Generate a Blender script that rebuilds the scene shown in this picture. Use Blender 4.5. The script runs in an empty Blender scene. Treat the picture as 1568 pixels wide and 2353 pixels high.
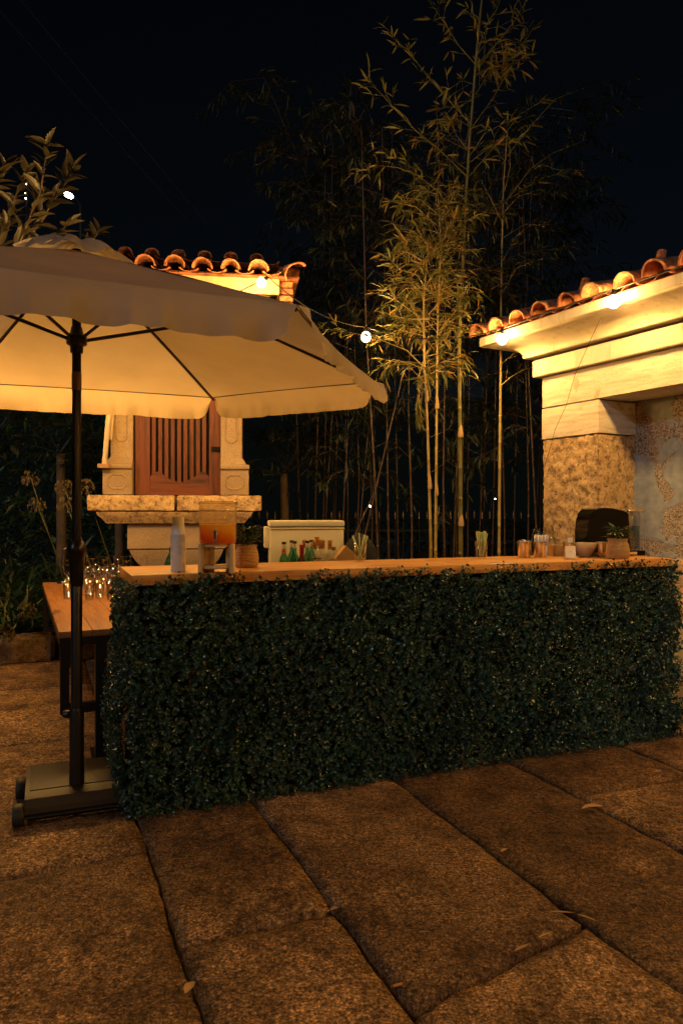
import bpy, bmesh, math, random
import numpy as np
from mathutils import Vector, Matrix, Euler, Quaternion, noise
random.seed(7); np.random.seed(7)
S = bpy.context.scene
COL = S.collection
R = math.radians
V = Vector

# ------------------------------------------------------------------ camera, world, sun, exposure
EYE = 1.40
F = 1660.0            # focal length in px of a 1568 px wide frame
cam_d = bpy.data.cameras.new("camera")
cam = bpy.data.objects.new("camera", cam_d); COL.objects.link(cam)
cam_d.sensor_fit = 'HORIZONTAL'; cam_d.sensor_width = 24.0; cam_d.lens = 24.0 * F / 1568.0
cam.location = (0, 0, EYE); cam.rotation_euler = (R(90), 0, 0)
cam_d.clip_start = 0.05; cam_d.clip_end = 600
S.camera = cam
SUN_EL, SUN_AZ = R(21), R(212)      # a faint cool night light from behind and left of the camera
w = bpy.data.worlds.new("World"); S.world = w; w.use_nodes = True
wn = w.node_tree; wn.nodes.clear()
sky = wn.nodes.new('ShaderNodeTexSky'); sky.sky_type = 'NISHITA'; sky.sun_disc = False
sky.sun_elevation = SUN_EL; sky.sun_rotation = SUN_AZ
bg = wn.nodes.new('ShaderNodeBackground'); bg.inputs['Strength'].default_value = 0.0005
wo = wn.nodes.new('ShaderNodeOutputWorld')
wn.links.new(sky.outputs[0], bg.inputs[0]); wn.links.new(bg.outputs[0], wo.inputs[0])
sd = bpy.data.lights.new("moon", 'SUN'); sd.energy = 0.19; sd.angle = R(1.0); sd.color = (0.72, 0.86, 1.0)
so = bpy.data.objects.new("moon", sd); COL.objects.link(so)
so.rotation_euler = V((math.sin(SUN_AZ) * math.cos(SUN_EL), math.cos(SUN_AZ) * math.cos(SUN_EL), math.sin(SUN_EL))).to_track_quat('Z', 'Y').to_euler()
S.view_settings.view_transform = 'Standard'; S.view_settings.look = 'None'
S.view_settings.gamma = 1; S.view_settings.use_curve_mapping = False
S.view_settings.exposure = 0.75
S.cycles.use_denoising = True
S.cycles.max_bounces = 8; S.cycles.transparent_max_bounces = 24
S.cycles.diffuse_bounces = 3; S.cycles.glossy_bounces = 4; S.cycles.transmission_bounces = 6
S.cycles.caustics_reflective = False; S.cycles.caustics_refractive = False
S.cycles.sample_clamp_indirect = 4.0

BULB_COL = (1.0, 0.515, 0.125); BULB_W = 95.0

# ------------------------------------------------------------------ helpers
def P(u, v, Y):
    return V(((u - 784) / F * Y, Y, EYE - (v - 1176) / F * Y))

def PX(u, Y, Z):
    return V(((u - 784) / F * Y, Y, Z))

class MB:
    def __init__(s): s.v = []; s.f = []
    def quad(s, a, b, c, d):
        i = len(s.v); s.v += [tuple(a), tuple(b), tuple(c), tuple(d)]; s.f.append((i, i+1, i+2, i+3)); return s
    def poly(s, pts):
        i = len(s.v); s.v += [tuple(p) for p in pts]; s.f.append(tuple(range(i, i+len(pts)))); return s
    def box(s, lo, hi, M=None, bev=0.0):
        bm = bmesh.new(); bmesh.ops.create_cube(bm, size=1)
        d = [hi[k]-lo[k] for k in range(3)]
        for q in bm.verts: q.co = V([lo[k] + (q.co[k]+.5)*d[k] for k in range(3)])
        if bev: bmesh.ops.bevel(bm, geom=bm.edges[:] , offset=min(bev, min(abs(x) for x in d)*.45), segments=2, profile=.6, affect='EDGES')
        s.add_bm(bm, M); bm.free(); return s
    def add_bm(s, bm, M=None):
        i = len(s.v); bm.verts.index_update()
        s.v += [tuple((M @ q.co) if M else q.co) for q in bm.verts]
        s.f += [tuple(i + x.index for x in f.verts) for f in bm.faces]
    def tube(s, pts, rad, n=8, cap=True):
        pts = [V(p) for p in pts]; m = len(pts)
        if not hasattr(rad, '__len__'): rad = [rad]*m
        i0 = len(s.v); up = None
        for k, p in enumerate(pts):
            t = (pts[min(k+1, m-1)] - pts[max(k-1, 0)])
            t = t.normalized() if t.length > 1e-9 else V((0, 0, 1))
            if up is None:
                up = t.orthogonal().normalized()
            up = (up - t*up.dot(t));
            up = up.normalized() if up.length > 1e-6 else t.orthogonal().normalized()
            b = t.cross(up)
            for j in range(n):
                a = 2*math.pi*j/n
                s.v.append(tuple(p + (up*math.cos(a) + b*math.sin(a))*rad[k]))
        for k in range(m-1):
            for j in range(n):
                s.f.append((i0+k*n+j, i0+k*n+(j+1) % n, i0+(k+1)*n+(j+1) % n, i0+(k+1)*n+j))
        if cap:
            s.f.append(tuple(i0+j for j in range(n))[::-1]); s.f.append(tuple(i0+(m-1)*n+j for j in range(n)))
        return s
    def lathe(s, prof, c=(0, 0, 0), n=24, M=None):
        i0 = len(s.v); c = V(c)
        for r, z in prof:
            for j in range(n):
                a = 2*math.pi*j/n
                p = V((c.x+r*math.cos(a), c.y+r*math.sin(a), c.z+z))
                s.v.append(tuple(M @ p if M else p))
        for k in range(len(prof)-1):
            for j in range(n):
                s.f.append((i0+k*n+j, i0+k*n+(j+1) % n, i0+(k+1)*n+(j+1) % n, i0+(k+1)*n+j))
        return s
    def prism(s, pts, vec):
        i = len(s.v); n = len(pts); vec = V(vec)
        s.v += [tuple(p) for p in pts] + [tuple(V(p)+vec) for p in pts]
        s.f.append(tuple(range(i, i+n))); s.f.append(tuple(range(i+2*n-1, i+n-1, -1)))
        for k in range(n):
            s.f.append((i+k, i+n+k, i+n+(k+1) % n, i+(k+1) % n))
        return s
    def mesh(s, name, mat=None, smooth=False, fixn=True):
        me = bpy.data.meshes.new(name); me.from_pydata(s.v, [], s.f)
        if fixn:
            bm = bmesh.new(); bm.from_mesh(me); bmesh.ops.recalc_face_normals(bm, faces=bm.faces[:]); bm.to_mesh(me); bm.free()
        if mat: me.materials.append(mat)
        if smooth:
            me.polygons.foreach_set('use_smooth', [True]*len(me.polygons))
        me.update(); return me
    def build(s, name, mat, parent=None, smooth=False, fixn=True, auto=None):
        me = s.mesh(name, mat, smooth or auto is not None, fixn)
        if auto is not None: me.set_sharp_from_angle(angle=R(auto))
        return link(name, me, parent)

def link(name, me, parent=None, M=None):
    o = bpy.data.objects.new(name, me); COL.objects.link(o)
    if parent is not None: o.parent = parent
    if M is not None: o.matrix_local = M
    return o
def tag(o, label, cat, group=None, kind=None):
    o['label'] = label; o['category'] = cat
    if group: o['group'] = group
    if kind: o['kind'] = kind
    return o
def thing(name, label, cat, loc=(0, 0, 0), rz=0, group=None):
    o = bpy.data.objects.new(name, None); COL.objects.link(o)
    o.location = loc; o.rotation_euler = (0, 0, rz); o.empty_display_size = .1
    return tag(o, label, cat, group)
def dup(root, loc=None, rz=None, label=None, scale=None, rot=None):
    def rec(o, par):
        c = o.copy(); COL.objects.link(c); c.parent = par
        for ch in [x for x in kids.get(o.name, [])]: rec(ch, c)
        return c
    kids = {}
    for ch in root.children_recursive: kids.setdefault(ch.parent.name, []).append(ch)
    r = rec(root, root.parent)
    if loc is not None: r.location = loc
    if rz is not None: r.rotation_euler = (0, 0, rz)
    if rot is not None: r.rotation_euler = rot
    if scale is not None: r.scale = (scale,)*3
    if label: r['label'] = label
    return r

# ------------------------------------------------------------------ materials
def newmat(name):
    m = bpy.data.materials.new(name); m.use_nodes = True
    nt = m.node_tree; nt.nodes.clear()
    out = nt.nodes.new('ShaderNodeOutputMaterial')
    return m, nt, out
def N(nt, t, **kw):
    n = nt.nodes.new(t)
    for k, val in kw.items():
        if k in n.inputs: n.inputs[k].default_value = val
        else: setattr(n, k, val)
    return n
def ramp(nt, fac, stops):
    r = nt.nodes.new('ShaderNodeValToRGB'); e = r.color_ramp.elements
    while len(e) > 1: e.remove(e[-1])
    e[0].position = stops[0][0]; e[0].color = (*stops[0][1], 1)
    for p, c in stops[1:]:
        x = e.new(p); x.color = (*c, 1)
    nt.links.new(fac, r.inputs[0]); return r
def mix(nt, fac, a, b, mode='MIX'):
    m = nt.nodes.new('ShaderNodeMix'); m.data_type = 'RGBA'; m.blend_type = mode
    for s, val in ((0, fac), (6, a), (7, b)):
        if hasattr(val, 'links'): nt.links.new(val, m.inputs[s])
        elif isinstance(val, (int, float)): m.inputs[s].default_value = val
        else: m.inputs[s].default_value = (*val, 1)
    return m.outputs[2]
def coord(nt, scale=(1, 1, 1), rnd=True):
    tc = nt.nodes.new('ShaderNodeTexCoord'); mp = nt.nodes.new('ShaderNodeMapping')
    mp.inputs['Scale'].default_value = scale
    nt.links.new(tc.outputs['Object'], mp.inputs['Vector'])
    if rnd:
        oi = nt.nodes.new('ShaderNodeObjectInfo'); mu = N(nt, 'ShaderNodeMath', operation='MULTIPLY'); mu.inputs[1].default_value = 37.0
        nt.links.new(oi.outputs['Random'], mu.inputs[0])
        nt.links.new(mu.outputs[0], mp.inputs['Location'])
    return mp.outputs[0]
def noi(nt, vec, scale, detail=4, rough=.55, dist=0):
    n = N(nt, 'ShaderNodeTexNoise'); n.inputs['Scale'].default_value = scale; n.inputs['Detail'].default_value = detail
    n.inputs['Roughness'].default_value = rough; n.inputs['Distortion'].default_value = dist
    nt.links.new(vec, n.inputs['Vector']); return n.outputs['Fac']
def bump(nt, h, strength, dist=.01, prev=None):
    b = N(nt, 'ShaderNodeBump'); b.inputs['Strength'].default_value = strength; b.inputs['Distance'].default_value = dist
    nt.links.new(h, b.inputs['Height'])
    if prev: nt.links.new(prev, b.inputs['Normal'])
    return b.outputs[0]
def pbsdf(nt, out, col, rough=.5, normal=None, metal=0, **kw):
    p = nt.nodes.new('ShaderNodeBsdfPrincipled')
    if hasattr(col, 'links'): nt.links.new(col, p.inputs['Base Color'])
    else: p.inputs['Base Color'].default_value = (*col, 1)
    if hasattr(rough, 'links'): nt.links.new(rough, p.inputs['Roughness'])
    else: p.inputs['Roughness'].default_value = rough
    p.inputs['Metallic'].default_value = metal
    if normal: nt.links.new(normal, p.inputs['Normal'])
    for k, val in kw.items(): p.inputs[k.replace('_', ' ')].default_value = val
    if out: nt.links.new(p.outputs[0], out.inputs[0])
    return p
def simple(name, col, rough=.5, metal=0, var=.12, bs=120, bstr=.15, **kw):
    m, nt, out = newmat(name)
    c = coord(nt); n = noi(nt, c, 9, 4)
    dark = tuple(x*(1-var) for x in col); lite = tuple(min(1, x*(1+var)) for x in col)
    col2 = ramp(nt, n, [(.3, dark), (.7, lite)]).outputs[0]
    b = bump(nt, noi(nt, c, bs, 3), bstr, .002)
    pbsdf(nt, out, col2, rough, b, metal, **kw); return m

def granite(name, base, dark, lite, sc=1.0, bstr=.6, rough=.85, dirt=(.05, .035, .02), dirtamt=.5, blotch=1.2, spk=.75):
    m, nt, out = newmat(name); c = coord(nt)
    g1 = noi(nt, c, 95*sc, 5, .7); g2 = noi(nt, c, 38*sc, 4, .65); big = noi(nt, c, blotch, 5, .6, .4); mid = noi(nt, c, 6, 5, .62)
    vo = N(nt, 'ShaderNodeTexVoronoi'); vo.inputs['Scale'].default_value = 130*sc; nt.links.new(c, vo.inputs['Vector'])
    col = ramp(nt, g1, [(.34, dark), (.46, base), (.60, base), (.68, lite)]).outputs[0]
    sp = ramp(nt, g2, [(.36, (.28, .26, .24)), (.52, (1, 1, 1))]).outputs[0]
    col = mix(nt, spk, col, sp, 'MULTIPLY')
    d = ramp(nt, mid, [(.40, (1, 1, 1)), (.62, (0, 0, 0))]).outputs[0]
    dm = N(nt, 'ShaderNodeMath', operation='MULTIPLY'); nt.links.new(d, dm.inputs[0]); dm.inputs[1].default_value = dirtamt
    col = mix(nt, dm.outputs[0], col, dirt)
    tone = ramp(nt, big, [(.3, (.72, .66, .60)), (.7, (1.18, 1.12, 1.05))]).outputs[0]
    col = mix(nt, 1.0, col, tone, 'MULTIPLY')
    b = bump(nt, mid, bstr, .02); b = bump(nt, g2, bstr, .007, b); b = bump(nt, g1, bstr*.9, .003, b)
    pbsdf(nt, out, col, rough, b, Specular_IOR_Level=.35); return m

M = {}
def mat_paving():
    m, nt, out = newmat('paving_granite'); c = coord(nt)
    f = noi(nt, c, 105, 5, .75); q = noi(nt, c, 42, 5, .72, .3); md = noi(nt, c, 7, 6, .68, .3); bg_ = noi(nt, c, 1.3, 4, .6, .3)
    col = ramp(nt, f, [(.38, (.035, .025, .017)), (.48, (.20, .15, .105)), (.56, (.33, .255, .18)), (.64, (.80, .66, .50))]).outputs[0]
    col = mix(nt, .9, col, ramp(nt, q, [(.38, (.32, .27, .23)), (.50, (1, .97, .93)), (.64, (1.4, 1.34, 1.25))]).outputs[0], 'MULTIPLY')
    col = mix(nt, 1, col, ramp(nt, md, [(.34, (.46, .38, .30)), (.47, (.9, .86, .8)), (.62, (1.45, 1.4, 1.3))]).outputs[0], 'MULTIPLY')
    col = mix(nt, 1, col, ramp(nt, bg_, [(.30, (.60, .47, .38)), (.50, (1.05, .90, .76)), (.68, (1.65, 1.42, 1.2))]).outputs[0], 'MULTIPLY')
    oi = nt.nodes.new('ShaderNodeObjectInfo')
    col = mix(nt, 1, col, ramp(nt, oi.outputs['Random'], [(0, (.50, .44, .39)), (.5, (.72, .68, .64)), (1, (.92, .90, .88))]).outputs[0], 'MULTIPLY')
    b = bump(nt, md, .6, .012); b = bump(nt, q, 1.0, .010, b); b = bump(nt, f, 1.0, .006, b)
    rr = ramp(nt, q, [(.4, (.85,)*3), (.65, (.55,)*3)]).outputs[0]
    pbsdf(nt, out, col, rr, b, Specular_IOR_Level=.4); return m
M['paving'] = mat_paving()
_unused = lambda: granite('paving_granite', (.15, .115, .09), (.03, .02, .014), (.34, .28, .22), .55, 1.0, .72, (.030, .018, .011), .7)
M['rough_granite'] = granite('rough_granite', (.62, .46, .25), (.06, .036, .018), (.92, .78, .52), .44, 1.0, .9, (.24, .16, .08), .25)
M['fine_granite'] = granite('fine_granite', (.37, .29, .19), (.22, .165, .105), (.46, .38, .27), 1.6, .35, .9, (.28, .21, .14), .2, 1.2, .35)
M['kerb'] = granite('kerb_granite', (.22, .15, .10), (.03, .02, .012), (.42, .31, .21), .35, 1.0, .9, (.05, .03, .015), .7)
def mat_worn():
    m, nt, out = newmat('worn_limewashed_stone'); c = coord(nt); st = coord(nt, (1.2, 1.2, 9))
    f = noi(nt, c, 60, 5, .7); p = noi(nt, c, 4.5, 5, .55, .5); h = noi(nt, st, 3, 5, .6, .3)
    col = ramp(nt, h, [(.30, (.50, .41, .29)), (.5, (.68, .60, .46)), (.7, (.76, .70, .57))]).outputs[0]
    col = mix(nt, ramp(nt, p, [(.60, (0, 0, 0)), (.64, (.75, .75, .75))]).outputs[0], col, (.44, .34, .22))
    col = mix(nt, 1, col, ramp(nt, f, [(.3, (.72, .68, .62)), (.45, (1, 1, 1))]).outputs[0], 'MULTIPLY')
    b = bump(nt, h, .3, .012); b = bump(nt, p, .4, .008, b); b = bump(nt, f, .4, .003, b)
    pbsdf(nt, out, col, .85, b); return m
M['wall_smooth'] = mat_worn()

def mat_wall_plaster():
    m, nt, out = newmat('grey_plaster_over_stone'); c = coord(nt, rnd=False)
    n1 = noi(nt, c, 3.1, 3, .5, .7); n2 = noi(nt, c, 14, 5, .6); n3 = noi(nt, c, 80, 4, .7); n4 = noi(nt, c, 34, 3, .6)
    pl = ramp(nt, n2, [(.3, (.24, .28, .30)), (.7, (.40, .44, .46))]).outputs[0]
    st = ramp(nt, n3, [(.38, (.06, .05, .04)), (.5, (.36, .29, .22)), (.66, (.62, .55, .44))]).outputs[0]
    k = ramp(nt, n1, [(.52, (0, 0, 0)), (.56, (1, 1, 1))]).outputs[0]
    col = mix(nt, k, pl, st)
    warm = ramp(nt, noi(nt, c, 1.4, 3), [(.45, (1, 1, 1)), (.7, (1.0, .82, .66))]).outputs[0]
    col = mix(nt, 1, col, warm, 'MULTIPLY')
    mh = mix(nt, k, n2, n3)
    b = bump(nt, k, .5, -.012); b = bump(nt, mh, .45, .008, b); b = bump(nt, n4, .2, .003, b)
    pbsdf(nt, out, col, .9, b); return m
M['plaster'] = mat_wall_plaster()
def mat_limewash():
    m, nt, out = newmat('cream_limewash'); c = coord(nt, rnd=False); dr = coord(nt, (7, 7, 1.1), rnd=False)
    a = noi(nt, c, 2.2, 6, .6, .4); f = noi(nt, c, 45, 4, .6); d = noi(nt, dr, 2, 5, .6)
    col = ramp(nt, a, [(.30, (.50, .42, .29)), (.46, (.62, .55, .42)), (.7, (.68, .62, .50))]).outputs[0]
    col = mix(nt, 1, col, ramp(nt, d, [(.30, (.70, .62, .50)), (.48, (1, 1, 1))]).outputs[0], 'MULTIPLY')
    b = bump(nt, a, .35, .02); b = bump(nt, f, .25, .003, b)
    pbsdf(nt, out, col, .75, b); return m
M['limewash'] = mat_limewash()
M['groove'] = simple('groove_shade', (.10, .07, .05), .9)  # dark tone paints in the shadow line below the cornice
M['shrine_frieze'] = simple('shrine_frieze_render', (.62, .42, .24), .7, var=.25, bs=40, bstr=.3)

def mat_wood(name, c1, c2, axis, rough=.45, scale=1.0, bstr=.15, knots=True):
    m, nt, out = newmat(name); sc = [14*scale]*3; sc[axis] = .9*scale
    c = coord(nt, tuple(sc)); c2_ = coord(nt, (3, 3, 3))
    n1 = noi(nt, c, 1.6, 6, .62, .7); n2 = noi(nt, c, 7, 5, .7, .2)
    col = ramp(nt, n1, [(.30, c1), (.50, c2), (.72, tuple(min(1, x*1.25) for x in c2))]).outputs[0]
    col = mix(nt, .35, col, ramp(nt, n2, [(.35, (.55, .5, .45)), (.6, (1, 1, 1))]).outputs[0], 'MULTIPLY')
    if knots:
        sk = [9*scale]*3; sk[axis] = 1.8*scale
        kn = noi(nt, coord(nt, tuple(sk)), 1.0, 2, .4)
        col = mix(nt, ramp(nt, kn, [(.66, (0, 0, 0)), (.72, (.8, .8, .8))]).outputs[0], col, tuple(x*.35 for x in c1))
    rr = ramp(nt, n2, [(.3, (rough*1.25,)*3), (.7, (rough*.8,)*3)]).outputs[0]
    pbsdf(nt, out, col, rr, bump(nt, n2, bstr, .002)); return m
M['counter_wood'] = mat_wood('honey_pine', (.46, .18, .040), (.66, .33, .09), 0, .36)
M['table_wood'] = mat_wood('table_pine', (.20, .075, .02), (.31, .135, .04), 0, .42)
M['red_wood'] = mat_wood('weathered_red_brown_wood', (.035, .008, .003), (.125, .027, .007), 2, .62, 1.0, .5)
M['red_wood_x'] = mat_wood('weathered_red_brown_rail', (.035, .008, .003), (.125, .027, .007), 0, .62, 1.0, .5)
M['pale_wood'] = mat_wood('pale_pine', (.50, .36, .20), (.68, .54, .34), 2, .5)
M['stand_wood'] = mat_wood('bamboo_ply', (.52, .34, .15), (.68, .48, .24), 2, .45, knots=False)

def mat_terracotta():
    m, nt, out = newmat('terracotta'); c = coord(nt)
    n = noi(nt, c, 7, 5, .6); f = noi(nt, c, 60, 4)
    col = ramp(nt, n, [(.28, (.24, .075, .035)), (.5, (.50, .19, .085)), (.75, (.62, .30, .16))]).outputs[0]
    col = mix(nt, 1, col, ramp(nt, noi(nt, c, 16, 5, .7), [(.40, (.35, .30, .26)), (.52, (1, 1, 1))]).outputs[0], 'MULTIPLY')
    col = mix(nt, ramp(nt, noi(nt, c, 26, 4, .6), [(.62, (0, 0, 0)), (.68, (.6, .6, .6))]).outputs[0], col, (.30, .27, .18))
    pbsdf(nt, out, col, .85, bump(nt, f, .5, .005)); return m
M['terracotta'] = mat_terracotta()

def mat_canvas():
    m, nt, out = newmat('cream_canvas'); c = coord(nt, rnd=False)
    n = noi(nt, c, 3, 4); f = noi(nt, c, 260, 2); wv = noi(nt, c, 11, 4, .5, .3)
    col = ramp(nt, n, [(.3, (.60, .55, .46)), (.7, (.70, .65, .55))]).outputs[0]
    b = bump(nt, wv, .25, .012); b = bump(nt, f, .12, .001, b)
    d = N(nt, 'ShaderNodeBsdfDiffuse'); t = N(nt, 'ShaderNodeBsdfTranslucent'); mx = N(nt, 'ShaderNodeMixShader'); mx.inputs[0].default_value = .55
    nt.links.new(col, d.inputs[0]); nt.links.new(mix(nt, 1, col, (1.0, .86, .66), 'MULTIPLY'), t.inputs[0])
    nt.links.new(b, d.inputs['Normal'])
    nt.links.new(d.outputs[0], mx.inputs[1]); nt.links.new(t.outputs[0], mx.inputs[2]); nt.links.new(mx.outputs[0], out.inputs[0]); return m
M['canvas'] = mat_canvas()
M['black_metal'] = simple('black_powder_coat', (.018, .016, .016), .33, .3, bs=200, bstr=.08)
M['dark_steel'] = simple('dark_bronze_steel', (.022, .017, .015), .28, .7, bs=200, bstr=.08)
M['base_grey'] = simple('grey_brown_plastic', (.028, .019, .013), .55, bs=160, bstr=.2)
M['rubber'] = simple('black_rubber', (.015, .014, .013), .6)
M['iron'] = simple('black_iron', (.012, .012, .012), .5, .4)
M['gilt'] = simple('dull_gilt', (.45, .26, .08), .35, .8)
M['chrome'] = simple('chrome', (.75, .75, .75), .12, 1.0, var=.03, bstr=.02)
M['brass_tin'] = simple('brushed_brass_tin', (.66, .58, .42), .27, 1.0, var=.08, bs=300, bstr=.06)
M['black_gloss'] = simple('black_gloss_plastic', (.004, .004, .004), .10, 0, var=.02, bs=40, bstr=.01, Specular_IOR_Level=.3)
M['white_plastic'] = simple('off_white_plastic', (.74, .72, .66), .35, var=.03, bs=90, bstr=.05)
M['paper'] = simple('white_paper', (.78, .76, .72), .7, var=.03, bs=90, bstr=.2)
M['cupwhite'] = simple('cup_card', (.78, .76, .71), .5, var=.03, bs=90, bstr=.05)
M['ink'] = simple('black_ink', (.02, .02, .02), .5)
M['straw_green'] = simple('pale_green_paper', (.55, .72, .56), .6, var=.06)
M['kraft'] = simple('kraft_card', (.36, .21, .10), .8, var=.15)
M['blue_cloth'] = simple('navy_cloth', (.004, .008, .016), .9, var=.3)
M['soil'] = simple('dark_soil', (.030, .020, .012), .95, var=.5, bs=40, bstr=.9)
M['bowl'] = simple('stoneware_bowl', (.50, .38, .22), .35, var=.1)
M['bark'] = simple('tree_bark', (.10, .07, .045), .9, var=.3, bs=30, bstr=.9)
M['bulb_cap'] = simple('bulb_socket_rubber', (.02, .018, .016), .55)
M['dryleaf'] = simple('dry_leaf', (.42, .25, .11), .75, var=.25)
M['dispenser_lid'] = simple('dispenser_lid_steel', (.5, .45, .38), .25, .9)

def mat_weave(name, c1, c2):
    m, nt, out = newmat(name); c = coord(nt)
    wv = N(nt, 'ShaderNodeTexWave'); wv.bands_direction = 'Z'; wv.inputs['Scale'].default_value = 42; wv.inputs['Distortion'].default_value = 2.2; wv.inputs['Detail'].default_value = 3
    nt.links.new(c, wv.inputs['Vector']); n = noi(nt, c, 60, 4, .6)
    h = mix(nt, .5, wv.outputs['Fac'], n)
    col = ramp(nt, h, [(.25, c1), (.7, c2)]).outputs[0]
    pbsdf(nt, out, col, .8, bump(nt, h, .8, .006)); return m
M['weave'] = mat_weave('woven_rope_pot', (.20, .10, .035), (.60, .38, .17))

def mat_leaf(name, stops, rough=.4, trans=.25, spec=.5):
    m, nt, out = newmat(name)
    g = nt.nodes.new('ShaderNodeNewGeometry')
    col = ramp(nt, g.outputs['Random Per Island'], stops).outputs[0]
    n = noi(nt, coord(nt), 30, 3)
    col = mix(nt, .5, col, ramp(nt, n, [(.3, (.6, .6, .6)), (.7, (1.2, 1.2, 1.2))]).outputs[0], 'MULTIPLY')
    if name == 'boxwood_leaf':
        n2 = noi(nt, coord(nt, rnd=False), 3.2, 4, .6)
        col = mix(nt, 1, col, ramp(nt, n2, [(.33, (.45, .50, .52)), (.52, (1, 1, 1)), (.68, (1.5, 1.3, 1.05))]).outputs[0], 'MULTIPLY')
    p = pbsdf(nt, None, col, rough, None, 0, Specular_IOR_Level=spec)
    t = N(nt, 'ShaderNodeBsdfTranslucent'); nt.links.new(col, t.inputs[0])
    mx = N(nt, 'ShaderNodeMixShader'); mx.inputs[0].default_value = trans
    nt.links.new(p.outputs[0], mx.inputs[1]); nt.links.new(t.outputs[0], mx.inputs[2]); nt.links.new(mx.outputs[0], out.inputs[0]); return m
M['hedge_leaf'] = mat_leaf('boxwood_leaf', [(0, (.009, .036, .032)), (.45, (.022, .076, .058)), (.78, (.055, .135, .09)), (.89, (.13, .22, .15)), (.915, (.15, .10, .04)), (.95, (.08, .05, .02)), (1, (.16, .25, .19))], .30, .04, .8)
M['bamboo_leaf'] = mat_leaf('bamboo_leaf', [(0, (.055, .080, .022)), (.5, (.12, .13, .035)), (.8, (.22, .17, .045)), (1, (.30, .15, .04))], .5, .35)
M['dimmed_leaf'] = mat_leaf('dimmed_bamboo_leaf', [(0, (.008, .018, .012)), (.7, (.016, .030, .016)), (1, (.045, .032, .014))], .45, .3)  # leaf colour darkened so background foliage reads as unlit
M['strap_leaf'] = mat_leaf('strap_leaf', [(0, (.02, .05, .025)), (.7, (.04, .085, .035)), (1, (.09, .09, .035))], .35, .2)
M['big_leaf'] = mat_leaf('magnolia_leaf', [(0, (.014, .018, .009)), (1, (.036, .027, .014))], .4, .2)
M['pot_leaf'] = mat_leaf('houseplant_leaf', [(0, (.02, .055, .02)), (1, (.05, .10, .03))], .35, .2)
M['seed'] = mat_leaf('dry_seed_head', [(0, (.07, .05, .022)), (1, (.18, .13, .06))], .7, .3)
M['stalk'] = simple('green_stalk', (.06, .06, .025), .6)

def mat_culm(name, c1, c2):
    m, nt, out = newmat(name); c = coord(nt, (40, 40, 1.5))
    n = noi(nt, c, 1.5, 4); z = noi(nt, coord(nt), 4, 4)
    col = mix(nt, .5, ramp(nt, n, [(.3, c1), (.7, c2)]).outputs[0], ramp(nt, z, [(.3, tuple(x*.6 for x in c1)), (.7, c2)]).outputs[0])
    pbsdf(nt, out, col, .38); return m
M['culm_green'] = mat_culm('green_bamboo_culm', (.085, .085, .025), (.17, .16, .045))
M['culm_yellow'] = mat_culm('yellow_bamboo_culm', (.28, .21, .07), (.44, .34, .12))
M['culm_dimmed'] = mat_culm('dimmed_brown_culm', (.030, .017, .010), (.060, .034, .016))  # darkened copy of the culm colour, keeps the back grove dim

def mat_glass(name, tint=(1, 1, 1), fr=1.35, rough=.02, base=.04, haze=0):
    m, nt, out = newmat(name)
    lw = N(nt, 'ShaderNodeLayerWeight'); pw = N(nt, 'ShaderNodeMath', operation='POWER'); nt.links.new(lw.outputs['Facing'], pw.inputs[0]); pw.inputs[1].default_value = 3.2
    ad = N(nt, 'ShaderNodeMath', operation='MULTIPLY_ADD'); ad.use_clamp = True; ad.inputs[1].default_value = .75; ad.inputs[2].default_value = base; nt.links.new(pw.outputs[0], ad.inputs[0])
    t = N(nt, 'ShaderNodeBsdfTransparent'); t.inputs[0].default_value = (*tint, 1)
    g = N(nt, 'ShaderNodeBsdfGlossy'); g.inputs['Roughness'].default_value = rough
    pw.inputs[1].default_value = 1.6 if name == 'wine_glass' else 3.2; mx = N(nt, 'ShaderNodeMixShader'); nt.links.new(ad.outputs[0], mx.inputs[0]); nt.links.new(t.outputs[0], mx.inputs[1]); nt.links.new(g.outputs[0], mx.inputs[2])
    if haze:
        d = N(nt, 'ShaderNodeBsdfTranslucent'); d.inputs[0].default_value = (.9, .75, .5, 1); m2 = N(nt, 'ShaderNodeMixShader'); m2.inputs[0].default_value = haze
        nt.links.new(mx.outputs[0], m2.inputs[1]); nt.links.new(d.outputs[0], m2.inputs[2]); mx = m2
    nt.links.new(mx.outputs[0], out.inputs[0]); return m
M['glass'] = mat_glass('clear_glass', (.97, .97, .95), 1.5, .03, .06)
M['wine_glass'] = mat_glass('wine_glass', (.95, .93, .90), 1.55, .07, .16)
M['jar_glass'] = mat_glass('jar_glass', (.98, .94, .84), 1.45, .03, .05, .28)
M['green_glass'] = mat_glass('green_glass', (.32, .66, .52), 1.5, .05, .08)
M['amber_glass'] = mat_glass('amber_glass', (.45, .20, .06), 1.5, .05, .06)
M['tank'] = mat_glass('tank_plastic', (.80, .84, .88), 1.5, .08, .10)
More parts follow.
